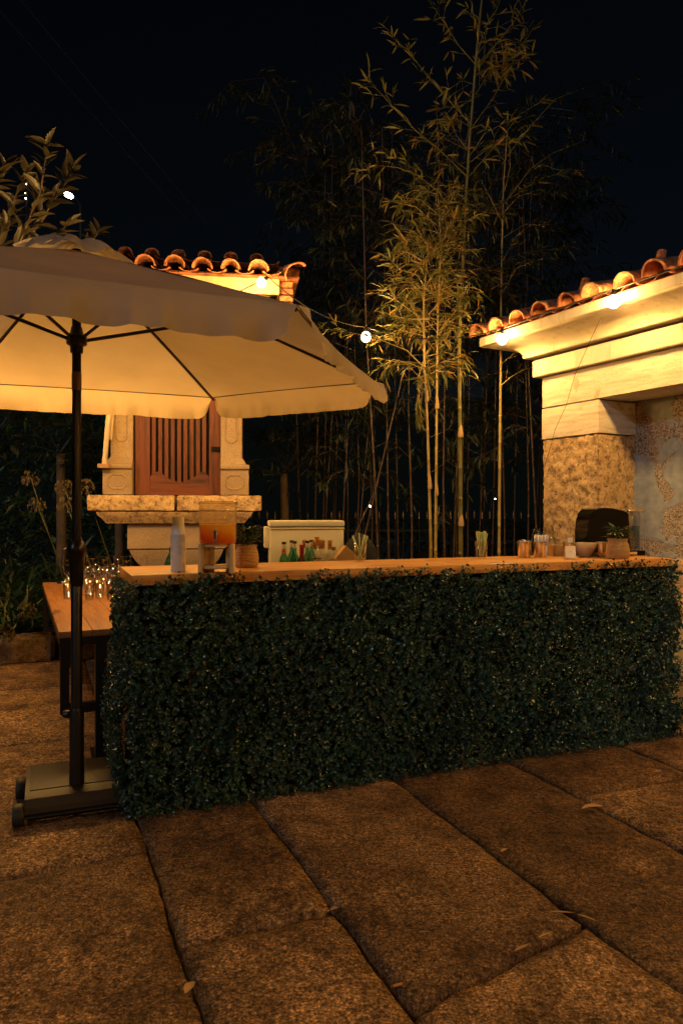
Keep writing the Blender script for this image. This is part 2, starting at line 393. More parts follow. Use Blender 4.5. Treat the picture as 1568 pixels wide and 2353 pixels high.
def mat_liquid():
    m, nt, out = newmat('layered_orange_drink')
    tc = nt.nodes.new('ShaderNodeTexCoord'); sp = nt.nodes.new('ShaderNodeSeparateXYZ'); nt.links.new(tc.outputs['Object'], sp.inputs[0])
    ax = N(nt, 'ShaderNodeMath', operation='MULTIPLY_ADD'); nt.links.new(sp.outputs[0], ax.inputs[0]); ax.inputs[1].default_value = .35; nt.links.new(sp.outputs[2], ax.inputs[2])
    mr = N(nt, 'ShaderNodeMapRange'); mr.inputs[1].default_value = .14; mr.inputs[2].default_value = .235; nt.links.new(ax.outputs[0], mr.inputs[0])
    col = ramp(nt, mr.outputs[0], [(0, (.70, .12, .01)), (.35, (.95, .28, .015)), (.75, (.98, .62, .05)), (1, (.98, .75, .12))]).outputs[0]
    p = pbsdf(nt, None, col, .25); t = N(nt, 'ShaderNodeBsdfTranslucent'); nt.links.new(col, t.inputs[0])
    mx = N(nt, 'ShaderNodeMixShader'); mx.inputs[0].default_value = .65
    nt.links.new(p.outputs[0], mx.inputs[1]); nt.links.new(t.outputs[0], mx.inputs[2]); nt.links.new(mx.outputs[0], out.inputs[0]); return m
M['liquid'] = mat_liquid()
def emis(name, col, st):
    m, nt, out = newmat(name); e = N(nt, 'ShaderNodeEmission'); e.inputs[0].default_value = (*col, 1); e.inputs[1].default_value = st
    nt.links.new(e.outputs[0], out.inputs[0]); return m
M['bulb'] = emis('lit_bulb', (1, .80, .45), 14)
M['lamp_white'] = emis('lit_street_lamp', (1, .94, .78), 30)
M['orange_print'] = simple('orange_print', (.75, .14, .02), .5)
M['bottle_label'] = simple('bottle_label', (.60, .52, .36), .6)
M['gold_foil'] = simple('gold_foil', (.55, .28, .09), .3, .7)
M['dark_cap'] = simple('dark_cap', (.02, .015, .012), .4)
M['red_foil'] = simple('red_foil', (.30, .02, .01), .35, .4)
M['white_cap'] = simple('white_neck_label', (.62, .60, .52), .5)

# ------------------------------------------------------------------ ground and paving
g = MB().quad((-200, -60, -.045), (200, -60, -.045), (200, 300, -.045), (-200, 300, -.045)).build('ground', M['soil']); g['kind'] = 'structure'
pav = bpy.data.objects.new('stone_pavement', None); COL.objects.link(pav); pav['kind'] = 'structure'
dS = V((-.3904, .9206, 0)); eT = V((.9206, .3904, 0))
def paving_stone(t0, t1, sA, sB, gap=.006):
    # sA/sB: (s at t0, s at t1) of the near and far ends
    t0 += gap; t1 -= gap; gs = .011; sA = (sA[0]+gs, sA[1]+gs); sB = (sB[0]-gs, sB[1]-gs)
    L = max(sB[0]-sA[0], .1); W = t1-t0
    mid = dS*((sA[0]+sB[0])/2) + eT*((t0+t1)/2)
    near = mid.length < 6.0
    step = .045 if near else .16
    nt_, ns = max(3, int(W/step)), max(3, int(L/step))
    ns = min(ns, 60); seed = random.random()*50; h0 = random.uniform(-.004, .004); tilt = random.uniform(-.003, .003)
    mb = MB()
    for i in range(ns+1):
        for j in range(nt_+1):
            a, b = i/ns, j/nt_
            t = t0 + (t1-t0)*b
            s = (sA[0]*(1-b)+sA[1]*b)*(1-a) + (sB[0]*(1-b)+sB[1]*b)*a
            e = min(a*L, (1-a)*L, b*W, (1-b)*W); chip = max(0, noise.noise(V((dS.x*s*7+t*5, s*6, seed)))-.25)*.02 if e < .05 else 0
            edge = i in (0, ns) or j in (0, nt_)
            p = dS*s + eT*t
            if edge:
                k = noise.noise(V((p.x*3.1, p.y*3.1, seed)))*.013 + noise.noise(V((p.x*14, p.y*14, seed)))*.007
                k2 = noise.noise(V((p.x*3.1+9, p.y*3.1, seed)))*.013 + noise.noise(V((p.x*14+9, p.y*14, seed)))*.007
                if j in (0, nt_): t += k
                if i in (0, ns): s += k2
                p = dS*s + eT*t
            z = h0 + tilt*(b-.5)*3 + noise.noise(V((p.x*2.2, p.y*2.2, seed)))*.0035 + noise.noise(V((p.x*9, p.y*9, seed)))*.0016 + noise.noise(V((p.x*22, p.y*22, seed)))*.0016
            z -= .007*max(0, 1-e/.02)**2 + chip*max(0, 1-e/.05) + (.004*(1+noise.noise(V((p.x*8, p.y*8, 3)))*2) if edge else 0)
            mb.v.append((p.x, p.y, z))
    for i in range(ns):
        for j in range(nt_):
            q = i*(nt_+1)+j; mb.f.append((q, q+1, q+nt_+2, q+nt_+1))
    ring = [j for j in range(nt_+1)] + [i*(nt_+1)+nt_ for i in range(1, ns+1)] + [ns*(nt_+1)+j for j in range(nt_-1, -1, -1)] + [i*(nt_+1) for i in range(ns-1, 0, -1)]
    b0 = len(mb.v)
    for q in ring: x, y, z = mb.v[q]; mb.v.append((x, y, -.05))
    n = len(ring)
    for k in range(n): mb.f.append((ring[k], b0+k, b0+(k+1) % n, ring[(k+1) % n]))
    mb.build('paving_stone', M['paving'], pav, smooth=True)
cols = [(-5.2, -4.4), (-4.4, -3.5), (-3.5, -2.6), (-2.6, -1.75), (-1.75, -.62), (-.62, .431), (.431, .974), (.974, 1.728), (1.728, 2.473), (2.473, 3.24), (3.24, 3.95), (3.95, 4.8), (4.8, 5.6)]
cuts = {5: [-1.2, 1.15, (3.02, 3.10), 4.81, 6.3, 8.4], 6: [-1.0, .55, (2.36, 2.374), 4.3, 5.9, 7.2, 8.4],
        7: [-.9, .35, (1.786, 1.944), 4.55, 6.2, 8.4], 8: [-1.1, .9, 3.9, 5.6, 7.0, 8.4], 9: [-.8, 1.1, (2.85, 2.81), 4.4, 6.0, 7.4],
        4: [-1.0, .8, 2.5, (4.83, 4.81), 6.4, 8.4]}
for ci, (t0, t1) in enumerate(cols):
    cs = cuts.get(ci)
    if not cs:
        cs = [-1.2 + random.random()*.5]
        while cs[-1] < 7.6: cs.append(cs[-1] + random.uniform(1.1, 1.9))
    cs = [c if isinstance(c, tuple) else (c, c) for c in cs]
    for k in range(len(cs)-1): paving_stone(t0, t1, cs[k], cs[k+1])

# ------------------------------------------------------------------ right-hand stone building with tiled roof
QW = V((.474, -.880, 0)).normalized(); PW = V((.880, .474, 0)).normalized()
Yc = 6.45; Wc = V(((1243-784)/F*Yc, Yc, 0))
def W(q, p, z): return Wc + QW*q + PW*p + V((0, 0, z))
MW = Matrix(((QW.x, PW.x, 0, Wc.x), (QW.y, PW.y, 0, Wc.y), (0, 0, 1, 0), (0, 0, 0, 1)))
bld = thing('stone_outbuilding', 'cream corniced stone building with a blocked doorway and terracotta roof behind the bar', 'building')
bld.matrix_world = MW
def rough_block(lo, hi, name, mat, parent, amp=.012, step=.05, seed=0, bev=.015, fq=7):
    bm = bmesh.new(); bmesh.ops.create_cube(bm, size=1)
    for q in bm.verts: q.co = V([lo[k] + (q.co[k]+.5)*(hi[k]-lo[k]) for k in range(3)])
    for ax in range(3):
        n = max(1, min(60, int((hi[ax]-lo[ax])/step)))
        for k in range(1, n):
            co = V((0, 0, 0)); co[ax] = lo[ax] + (hi[ax]-lo[ax])*k/n; no = V((0, 0, 0)); no[ax] = 1
            bmesh.ops.bisect_plane(bm, geom=bm.verts[:]+bm.edges[:]+bm.faces[:], plane_co=co, plane_no=no)
    c = V([(lo[k]+hi[k])/2 for k in range(3)])
    for q in bm.verts:
        on = [abs(q.co[k]-lo[k]) < 1e-5 or abs(q.co[k]-hi[k]) < 1e-5 for k in range(3)]
        p = q.co.copy(); nn = noise.noise(p*fq + V((seed, 0, 0)))*.7 + noise.noise(p*fq*2.7 + V((seed, 3, 0)))*.45
        for k in range(3):
            if on[k]:
                sgn = 1 if q.co[k] > c[k] else -1
                q.co[k] -= sgn*(amp*((.8 if amp > .008 else .25) - nn) + (bev if sum(on) > 1 else 0))
    mb = MB(); mb.add_bm(bm); bm.free()
    return mb.build(name, mat, parent, smooth=True, auto=50)
# core and rear
MB().box((.02, .47, 0), (11.6, 1.5, 2.58)).build('wall', M['plaster'], bld)
rough_block((0, 0, 2.325), (1.9, .46, 2.60), 'stone_block', M['wall_smooth'], bld, .004, .08, 1, .004)
rough_block((1.9, 0.002, 2.325), (4.4, .46, 2.60), 'stone_block', M['wall_smooth'], bld, .004, .1, 2, .004)
rough_block((4.4, 0, 2.325), (11.6, .46, 2.60), 'stone_block', M['wall_smooth'], bld, .004, .15, 3, .004)
rough_block((-.004, -.004, 2.042), (.65, .462, 2.3245), 'stone_block', M['wall_smooth'], bld, .005, .06, 5, .006)
rough_block((-.0, -.012, 1.02), (.655, .465, 2.052), 'stone_block', M['rough_granite'], bld, .022, .022, 9, .006, 22)
rough_block((-.01, -.016, -.02), (.66, .465, 1.015), 'stone_block', M['rough_granite'], bld, .02, .05, 12, .012, 10)
# far jamb of the doorway, outside the picture
rough_block((2.6, -.01, -.02), (11.6, .46, 2.32), 'stone_block', M['rough_granite'], bld, .015, .15, 15, .01)
# infill of the doorway: plaster face and rough granite dado
mb = MB(); n1, n2 = 60, 60
for i in range(n1+1):
    for j in range(n2+1):
        q = .60 + 2.02*i/n1; z = 2.33*j/n2
        h = noise.noise(V((q*2.1, z*2.1, 1)))*.018 + noise.noise(V((q*7, z*7, 2)))*.006
        mb.v.append((q, .445+h-.01, z))
for i in range(n1):
    for j in range(n2):
        a = i*(n2+1)+j; mb.f.append((a, a+1, a+n2+2, a+n2+1))
mb.build('plaster_infill', M['plaster'], bld, smooth=True)
for k, (a, b) in enumerate(((.66, 1.32), (1.33, 1.95), (1.96, 2.59))):
    rough_block((a, .335, .0), (b, .46, 1.03+.03*random.random()), 'dado_stone', M['rough_granite'], bld, .015, .045, 20+k, .015, 10)
# cornice: profile swept round the corner (front, then far end)
def sweep(prof, name, mat):
    path = [((11.6, 0), (0, -1)), ((0, 0), (-1, -1)), ((0, 1.5), (-1, 0))]
    mb = MB(); m = len(prof)
    for (q, p), (nq, np_) in path:
        for o, z in prof: mb.v.append((q + nq*o, p + np_*o, z))
    for k in range(2):
        for j in range(m-1): mb.f.append((k*m+j, k*m+j+1, (k+1)*m+j+1, (k+1)*m+j))
    mb.f.append(tuple(range(m))); mb.f.append(tuple(range(2*m, 3*m)))
    return mb.build(name, mat, bld, auto=30)
sweep([(-.02, 2.603), (.05, 2.603), (.055, 2.61), (.055, 2.745), (.05, 2.75), (-.02, 2.75)], 'cornice_band', M['limewash'])
sweep([(-.02, 2.752), (.035, 2.752), (.035, 2.772), (-.02, 2.772)], 'cornice_groove', M['groove'])
cv = [(.115 + .245*(1-math.cos(a)), 2.80 + .10*math.sin(a)) for a in [R(x) for x in range(0, 91, 9)]]
sweep([(-.02, 2.774), (.108, 2.774), (.115, 2.782)] + cv + [(.375, 2.905), (.385, 2.915), (.385, 2.985), (-.02, 2.985)], 'cornice', M['limewash'])

def tile_mesh(name, L=.46, r0=.092, r1=.075, up=True, th=.014, n=10, spread=180):
    mb = MB(); i = 0; seg = 5
    for s in range(seg+1):
        y = L*s/seg; r = r0 + (r1-r0)*s/seg
        for rr in (r, r-th):
            for k in range(n+1):
                a = R(90-spread/2 + spread*k/n)
                wob = 1 + .02*math.sin(k*1.3+s)
                mb.v.append((rr*math.cos(a)*wob, y, rr*math.sin(a)*(1 if up else -1)*wob))
    m = 2*(n+1)
    for s in range(seg):
        for k in range(n):
            a = s*m+k; mb.f.append((a, a+1, a+m+1, a+m))
            a = s*m+n+1+k; mb.f.append((a, a+m, a+m+1, a+1))
        for k in (0, n): a = s*m+k; b = a+n+1; mb.f.append((a, a+m, b+m, b))
    for s in (0, seg):
        for k in range(n): a = s*m+k; mb.f.append((a, a+1, a+n+2, a+n+1))
    me = mb.mesh(name, M['terracotta'], True); me.set_sharp_from_angle(angle=R(50)); return me
COVER = tile_mesh('cover_tile', r0=.098, r1=.078); CHAN = tile_mesh('channel_tile', up=False, r0=.10, r1=.12, spread=150)
def tiled_slope(parent, x0, n, y0, z0, slope, courses, pitch=.275, sgn=1, eavejit=.02):
    for k in range(n):
        x = x0 + k*pitch
        for c in range(courses):
            d = c*.37; y = y0 + sgn*d*math.cos(slope); z = z0 + d*math.sin(slope)
            jr = random.uniform(-.03, .03); js = random.uniform(.95, 1.08)
            Mx = Matrix.Translation((x+random.uniform(-.008, .008), y + random.uniform(-eavejit, eavejit)*sgn, z+.032+c*.006)) @ Matrix.Rotation(jr, 4, 'Z') @ Matrix.Rotation(slope-.03, 4, 'X') @ Matrix.Diagonal((js, 1, js, 1))
            if sgn < 0: Mx = Matrix.Translation((x, y, z+.045+c*.006)) @ Matrix.Rotation(math.pi, 4, 'Z') @ Matrix.Rotation(slope-.03, 4, 'X')
            link('roof_tile', COVER, parent, Mx)
            Mc = Matrix.Translation((x+pitch/2, y + (.075 if c == 0 else -.03)*sgn, z+.060+c*.006)) @ (Matrix.Rotation(math.pi, 4, 'Z') if sgn < 0 else Matrix.Identity(4)) @ Matrix.Rotation(slope-.03, 4, 'X') @ Matrix.Diagonal((.98, 1, .5, 1))
            link('channel_tile', CHAN, parent, Mc)
SL = R(17)
tiled_slope(bld, -.40, 42, -.43, 2.985, SL, 4)
MB().prism([(-.40, -.36, 2.99), (-.40, -.36, 3.0), (-.40, .98, 3.44), (-.40, 2.2, 3.05), (-.40, 2.2, 2.99)], (11.6, 0, 0)).build('roof_deck', M['terracotta'], bld)
for k in range(27):
    link('ridge_tile', COVER, bld, Matrix.Translation((-.42+k*.42, .99, 3.52)) @ Matrix.Rotation(-math.pi/2, 4, 'Z') @ Matrix.Rotation(-.05 if k else -.4, 4, 'X') @ Matrix.Diagonal((1.25, 1, 1.25, 1)))
for q in (.28, 1.05, 1.75):   # upturned end tiles standing on the slope
    link('finial_tile', COVER, bld, Matrix.Translation((q, .20, 3.27)) @ Matrix.Rotation(R(70), 4, 'X') @ Matrix.Diagonal((.5, .38, .5, 1)))

# ------------------------------------------------------------------ stone wayside shrine
Ys = 7.5; ang = R(8.4)
shr = thing('wayside_shrine', 'granite wayside shrine with a slatted red brown wooden door under a tiled roof', 'shrine', ((407-784)/F*Ys, Ys, 0), ang)
k0 = .004518
def rb(*a, **k): return rough_block(*a, parent=shr, **k)
for (a, b, sd_) in ((-.87, -.005, 31), (.005, .87, 35)):
    rough_block((a, -.22, 1.405), (b, .95, 1.575), 'ledge_stone', M['rough_granite'], shr, .009, .03, sd_, .005, 16)
# corbel under the ledge
pr = [(-.12, 1.285), (-.13, 1.30), (-.15, 1.33), (-.185, 1.37), (-.195, 1.402)]
mb = MB(); rows = []
for o, z in pr + []:
    hw = .69 + (-o-.12)*1.15
    rows.append([(-hw, o, z), (hw, o, z), (hw, .8, z), (-hw, .8, z)])
for r_ in rows: mb.v += r_
for k in range(len(rows)-1):
    for j in range(4): a = k*4+j; b = k*4+(j+1) % 4; mb.f.append((a, b, b+4, a+4))
mb.f.append((0, 1, 2, 3)); n4 = len(mb.v); mb.f.append((n4-4, n4-3, n4-2, n4-1))
mb.build('corbel', M['rough_granite'], shr, auto=50)
rough_block((-.50, -.06, 1.018), (.50, .7, 1.28), 'pedestal_block', M['fine_granite'], shr, .003, .08, 41, .006)
prof = [(.475, 1.012), (.46, .97), (.42, .90), (.36, .83), (.32, .70), (.32, .25), (.42, .18), (.45, 0)]
mb = MB()
for hw, z in prof: mb.v += [(-hw, -.05+(.475-hw)*.6, z), (hw, -.05+(.475-hw)*.6, z), (hw, .65, z), (-hw, .65, z)]
for k in range(len(prof)-1):
    for j in range(4): a = k*4+j; b = k*4+(j+1) % 4; mb.f.append((a, b, b+4, a+4))
mb.f.append((0, 1, 2, 3))
mb.build('pedestal', M['fine_granite'], shr, auto=40)
# shell: back and sides
MB().box((-.615, .60, 1.578), (.615, .66, 3.3)).build('back_wall', M['iron'], shr)  # coloured black to paint the dark interior seen between the slats
for s in (-1, 1):
    x0, x1 = sorted((s*.62, s*.675)); MB().box((x0, .101, 1.578), (x1, .80, 3.3)).build('side_wall', M['red_wood'], shr)
# pilasters with sunk panels
def panel_frame(x0, x1, z0, z1, y, notch, name='sunk_panel'):
    # raised moulding outline with cut corners
    o = [(x0+notch, z0), (x1-notch, z0), (x1, z0+notch), (x1, z1-notch), (x1-notch, z1), (x0+notch, z1), (x0, z1-notch), (x0, z0+notch)]
    cx, cz = (x0+x1)/2, (z0+z1)/2; mb = MB(); n = 8
    def ins(d, yy): return [(cx+(x-cx)*(1-d/abs(x1-cx)), yy, cz+(z-cz)*(1-d/abs(z1-cz))) for x, z in o]
    A, B, C, D = ins(0, y), ins(.003, y-.008), ins(.013, y-.008), ins(.018, y+.001)
    for L_ in (A, B, C, D): mb.v += L_
    for k in range(3):
        for j in range(n): mb.f.append((k*n+j, k*n+(j+1) % n, (k+1)*n+(j+1) % n, (k+1)*n+j))
    mb.build(name, M['fine_granite'], shr, auto=30)
for s in (-1, 1):
    xi, xo = s*.445, s*.665
    a, b = sorted((xi, xo)); MB().box((a, -.02, 1.90), (b, .10, 3.50), bev=.006).build('pilaster', M['fine_granite'], shr)
    panel_frame(a+.045, b-.045, 2.12, 3.1, -.02, .035)
    xo2 = s*.735; a, b = sorted((xi, xo2))
    MB().box((a, -.075, 1.577), (b, .10, 1.835), bev=.006).build('pilaster_base', M['fine_granite'], shr)
    panel_frame(a+.05, b-.05, 1.63, 1.79, -.075, .04)
    t = MB(); xo3 = xo2
    prof2 = [(-.085, 1.838), (-.1, 1.85), (-.103, 1.87), (-.095, 1.888), (-.06, 1.898), (-.045, 1.93), (-.022, 1.96)]
    for o, z in prof2:
        ex = (o+.02)*-.9*s
        t.v += [(xi, o, z), (s*.668+ex, o, z), (s*.668+ex, .1, z), (xi, .1, z)]
    for k in range(len(prof2)-1):
        for j in range(4): q = k*4+j; r_ = k*4+(j+1) % 4; t.f.append((q, r_, r_+4, q+4))
    t.f.append((0, 1, 2, 3)); q = len(t.v); t.f.append((q-4, q-3, q-2, q-1))
    t.build('torus_moulding', M['fine_granite'], shr, auto=35)
# wooden slatted door
dz0 = 1.577
def X_(u): return (u-407)*k0
MB().box((X_(312), .02, dz0), (X_(345.5), .07, 3.3), bev=.004).build('door_stile', M['red_wood'], shr)
MB().box((X_(479), .02, dz0), (X_(511), .07, 3.3), bev=.004).build('door_stile', M['red_wood'], shr)
MB().box((X_(345.5)+.001, .03, 2.9), (X_(479)-.001, .06, 3.3), bev=.004).build('door_rail', M['red_wood_x'], shr)
xa, xb = X_(345.5)+.001, X_(479)-.001; pts = []
for k in range(41):
    t = k/40; x = xa+(xb-xa)*t
    # bump at both shoulders, dip in the middle
    zz = 1.745 + .075*math.exp(-((t-.13)/.13)**2) + .08*math.exp(-((t-.88)/.12)**2) - .03*math.exp(-((t-.5)/.16)**2)
    pts.append((x, .028, zz))
MB().prism([(xa, .028, dz0), (xb, .028, dz0)] + pts[::-1], (0, .035, 0)).build('door_rail', M['red_wood_x'], shr)
for k in range(9):
    u = 345.5 + 8 + k*14.25
    MB().box((X_(u-4.2), .040, 1.66), (X_(u+4.2), .062, 2.92), bev=.002).build('slat', M['red_wood'], shr)
MB().box((X_(484), .008, 2.03), (X_(519), .019, 2.085)).build('hinge', M['dark_steel'], shr)
for x in (490, 500, 513): MB().lathe([(0, 0), (.006, 0), (.006, .006), (0, .008)], n=8, M=Matrix.Translation((X_(x), .006, 2.057)) @ Matrix.Rotation(R(90), 4, 'X')).build('hinge_nail', M['dark_steel'], shr)
# upper frame, entablature
MB().box((-.70, -.05, 3.30), (.70, .85, 3.50), bev=.01).build('architrave', M['fine_granite'], shr)
MB().box((-.95, -.16, 3.503), (.95, .95, 3.615), bev=.008).build('lower_fascia', M['shrine_frieze'], shr)
MB().box((-1.02, -.24, 3.618), (1.02, 1.0, 3.625)).build('fascia_line', M['dark_steel'], shr)
MB().box((-1.04, -.26, 3.627), (1.04, 1.0, 3.785), bev=.006).build('frieze', M['shrine_frieze'], shr)
for k in range(4):
    rough_block((1.045, -.20, 3.505+k*.072), (1.19, .9, 3.505+k*.072+.066), 'brick', M['terracotta'], shr, .006, .06, 60+k, .006)
    rough_block((-1.19, -.20, 3.505+k*.072), (-1.045, .9, 3.505+k*.072+.066), 'brick', M['terracotta'], shr, .006, .06, 70+k, .006)
tiled_slope(shr, -1.10, 8, -.40, 3.79, R(14), 3)
tiled_slope(shr, -1.10, 8, 1.34, 3.79, R(14), 3, sgn=-1)
MB().prism([(-1.24, -.33, 3.788), (-1.24, -.30, 3.81), (-1.24, .47, 3.97), (-1.24, 1.24, 3.81), (-1.24, 1.26, 3.788)], (2.48, 0, 0)).build('roof_deck', M['terracotta'], shr)
for k in range(6):
    link('ridge_tile', COVER, shr, Matrix.Translation((-1.25+k*.42, .47, 4.05)) @ Matrix.Rotation(-math.pi/2, 4, 'Z') @ Matrix.Diagonal((1.2, 1, 1.2, 1)))
for s in (-1, 1):   # upswept verge tiles at both ends
    for k in range(3):
        y = -.42+k*.37; z = 3.80+k*.12
        link('verge_tile', COVER, shr, Matrix.Translation((s*(1.20), y, z)) @ Matrix.Rotation(R(20), 4, 'X') @ Matrix.Rotation(s*R(-38), 4, 'Y') @ Matrix.Diagonal((1.3, 1, 1.0, 1)))

# pale timber brace hanging beside the shrine
br = thing('timber_brace', 'pale timber brace slanting down left of the shrine', 'brace')
pA, pB = P(234+6, 1068, 7.25), P(262, 800, 7.25)
mb = MB(); mb.tube([pA, pB], .028, 4); mb.build('post', M['pale_wood'], br)
mb = MB(); mb.tube([P(253, 1010, 7.32), P(272, 800, 7.32)], .02, 4); mb.build('rail', M['pale_wood'], br)
MB().box((pA.x-.06, pA.y-.04, pA.z-.03), (pA.x+.05, pA.y+.04, pA.z+.012), bev=.004).build('foot', M['kraft'], br)

# ------------------------------------------------------------------ bar
AX = V((.928, .373, 0)).normalized(); BX = V((-AX.y, AX.x, 0))
O = V((-.965, 3.315, 0))
MBAR = Matrix(((AX.x, BX.x, 0, O.x), (AX.y, BX.y, 0, O.y), (0, 0, 1, 0), (0, 0, 0, 1)))
BL, BD, CT = 3.30, .56, 1.11
bar = thing('bar_counter', 'long outdoor bar clad in dark green artificial boxwood with a honey pine top', 'bar'); bar.matrix_world = MBAR
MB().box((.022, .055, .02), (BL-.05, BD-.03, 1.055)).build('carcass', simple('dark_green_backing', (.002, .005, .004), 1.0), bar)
def slab(x0, x1, name='counter_board'):
    MB().box((x0, -.005, CT-.05), (x1, BD, CT), bev=.004).build(name, M['counter_wood'], bar, auto=40)
slab(0, 1.747); slab(1.75, BL-.03)
for x in (.08, BL-.12): MB().box((x, .42, 0), (x+.05, .47, 1.05)).build('leg', M['iron'], bar)
# boxwood sprig
def leafdisc(cx, r, asp, cup, M_):
    v = [(0, 0, 0)]; n = 6
    v = [M_ @ V((cx, 0, -cup))]
    for k in range(n):
        a = 2*math.pi*k/n
        v.append(M_ @ V((cx + r*asp*math.cos(a), r*math.sin(a), 0)))
    return v
def sprig(rn, big):
    vs, fs = [], []
    L = .045*rn.uniform(.7, 1.1); pairs = 3
    def addleaf(base, d, up, r):
        d = d.normalized(); s = d.cross(up).normalized(); u = s.cross(d)
        i = len(vs); c = base + d*r*1.1
        vs.append(c - u*r*.28)
        for k in range(6):
            a = math.pi*k/3; vs.append(c + d*r*1.15*math.cos(a) + s*r*math.sin(a)*.92)
        for k in range(6): fs.append((i, i+1+k, i+1+(k+1) % 6))
    for k in range(pairs):
        z = L*(k+1)/pairs; a0 = k*math.pi/2 + rn.uniform(-.4, .4)
        for sgn in (0, math.pi):
            a = a0+sgn; d = V((math.cos(a), math.sin(a), .55+.35*k/pairs))
            addleaf(V((0, 0, z)), d, V((0, 0, 1)), big*rn.uniform(.7, 1.1)*(.95-.15*k))
    for q in range(2):
        a = rn.random()*6.28; addleaf(V((0, 0, L)), V((math.cos(a)*.6, math.sin(a)*.6, 1)), V((math.sin(a), 1, .2)), big*.6)
    return np.array([list(x) for x in vs]), np.array(fs)
protos = [sprig(random, b) for b in (.0080, .0080, .0070, .0066, .0056, .0112)]
def frames(nrm, rn):
    n = V(nrm); t = n.orthogonal().normalized(); q = Quaternion(n, rn.random()*6.28)
    t = q @ t; return np.array([list(t), list(n.cross(t)), list(n)])
AV, AF = [], []; off = 0
def put(pos, nrm, sc):
    global off
    v, f = random.choice(protos); Rm = frames(nrm.normalized(), random)
    AV.append((v*sc) @ Rm + np.array(list(pos))); AF.append(f + off); off += len(v)
def bulge(a, z): return noise.noise(V((a*2.6, z*2.6, 5)))*.022 + noise.noise(V((a*9, z*9, 5)))*.012
cnt = 0
for _ in range(12500):
    a = random.uniform(-.02, BL+.0); z = random.uniform(.02, 1.055)
    d = bulge(a, z)
    n = V((random.gauss(0, .45), -1, random.gauss(.25, .45)))
    put(V((a, .025 - d + random.uniform(-.018, .015), z)), n, random.uniform(.75, 1.35)*(1 + 1.1*max(0, noise.noise(V((a*5, z*5, 31)))-.05)))
for side in (0, 1):
    for _ in range(2300):
        b = random.uniform(-.0, BD-.02); z = random.uniform(.02, 1.05)
        d = bulge(b+9*side, z) + .045*math.exp(-((z-.35)/.3)**2)
        n = V((-1 if side == 0 else 1, random.gauss(0, .45), random.gauss(.2, .45)))
        x = (.02-d+random.uniform(-.02, .012)) if side == 0 else (BL-.02+d*.6+random.uniform(-.01, .02))
        put(V((x, b, z)), n, random.uniform(.8, 1.35))
for _ in range(230):   # tufts standing up over the edge of the counter top
    a = random.uniform(.0, BL-.02)
    if noise.noise(V((a*4, 0, 2))) < -.12: continue
    put(V((a, -.012-random.random()*.02, 1.045+random.random()*.022)), V((random.gauss(0, .5), -.5, 1)), random.uniform(.8, 1.3))
for _ in range(700):  # ragged bottom edge resting on the stones
    a = random.uniform(0, BL); put(V((a, .0+random.uniform(-.03, .03), random.uniform(.008, .05))), V((random.gauss(0, .5), -1, random.gauss(-.1, .4))), random.uniform(.8, 1.2))
AVc = np.concatenate(AV); AFc = np.concatenate(AF)
AVc[:, 2] = np.maximum(AVc[:, 2], .004)
me = bpy.data.meshes.new('boxwood_foliage'); me.from_pydata(AVc.tolist(), [], AFc.tolist()); me.materials.append(M['hedge_leaf'])
me.polygons.foreach_set('use_smooth', [True]*len(me.polygons)); me.update()
fo = link('boxwood_foliage', me, bar); fo['kind'] = 'stuff'

# ------------------------------------------------------------------ umbrella
Yp = 3.36; ux, uy = (176-784)/F*Yp, Yp
um = thing('parasol', 'large cream hexagonal parasol on a black pole at the left end of the bar', 'parasol', (ux, uy, 0))
def ul(x, y, z=0): return V((x-ux, y-uy, z))
RIM = 2.16; TOP = 2.62
HX = [ul(-.166, 2.645, RIM), ul(.195, 4.21, RIM), ul(-.846, 4.78, RIM), ul(-2.20, 4.22, RIM), ul(-2.62, 2.55, RIM), ul(-1.60, 1.96, RIM)]
APX = V((0, 0, TOP))
def canopy_panel(A, B, name, apx, t0=0.0, sag=.035, n=14, rise=.0):
    mb = MB()
    for i in range(n+1):
        t = t0+(1-t0)*i/n
        for j in range(n+1):
            s = j/n; p = apx.lerp(A.lerp(B, s), t)
            p = p + V((0, 0, -sag*4*s*(1-s)*math.sin(math.pi*min(1, t*.95))*t + rise))
            e = A.lerp(B, s); edge_in = -.03*4*s*(1-s)*t
            p.x += (e.x/ max(.1, e.xy.length))*edge_in; p.y += (e.y/max(.1, e.xy.length))*edge_in
            mb.v.append(tuple(p))
    for i in range(n):
        for j in range(n): a = i*(n+1)+j; mb.f.append((a, a+1, a+n+2, a+n+1))
    mb.build(name, M['canvas'], um, smooth=True)
for k in range(6): canopy_panel(HX[k], HX[(k+1) % 6], 'canopy_panel', APX)
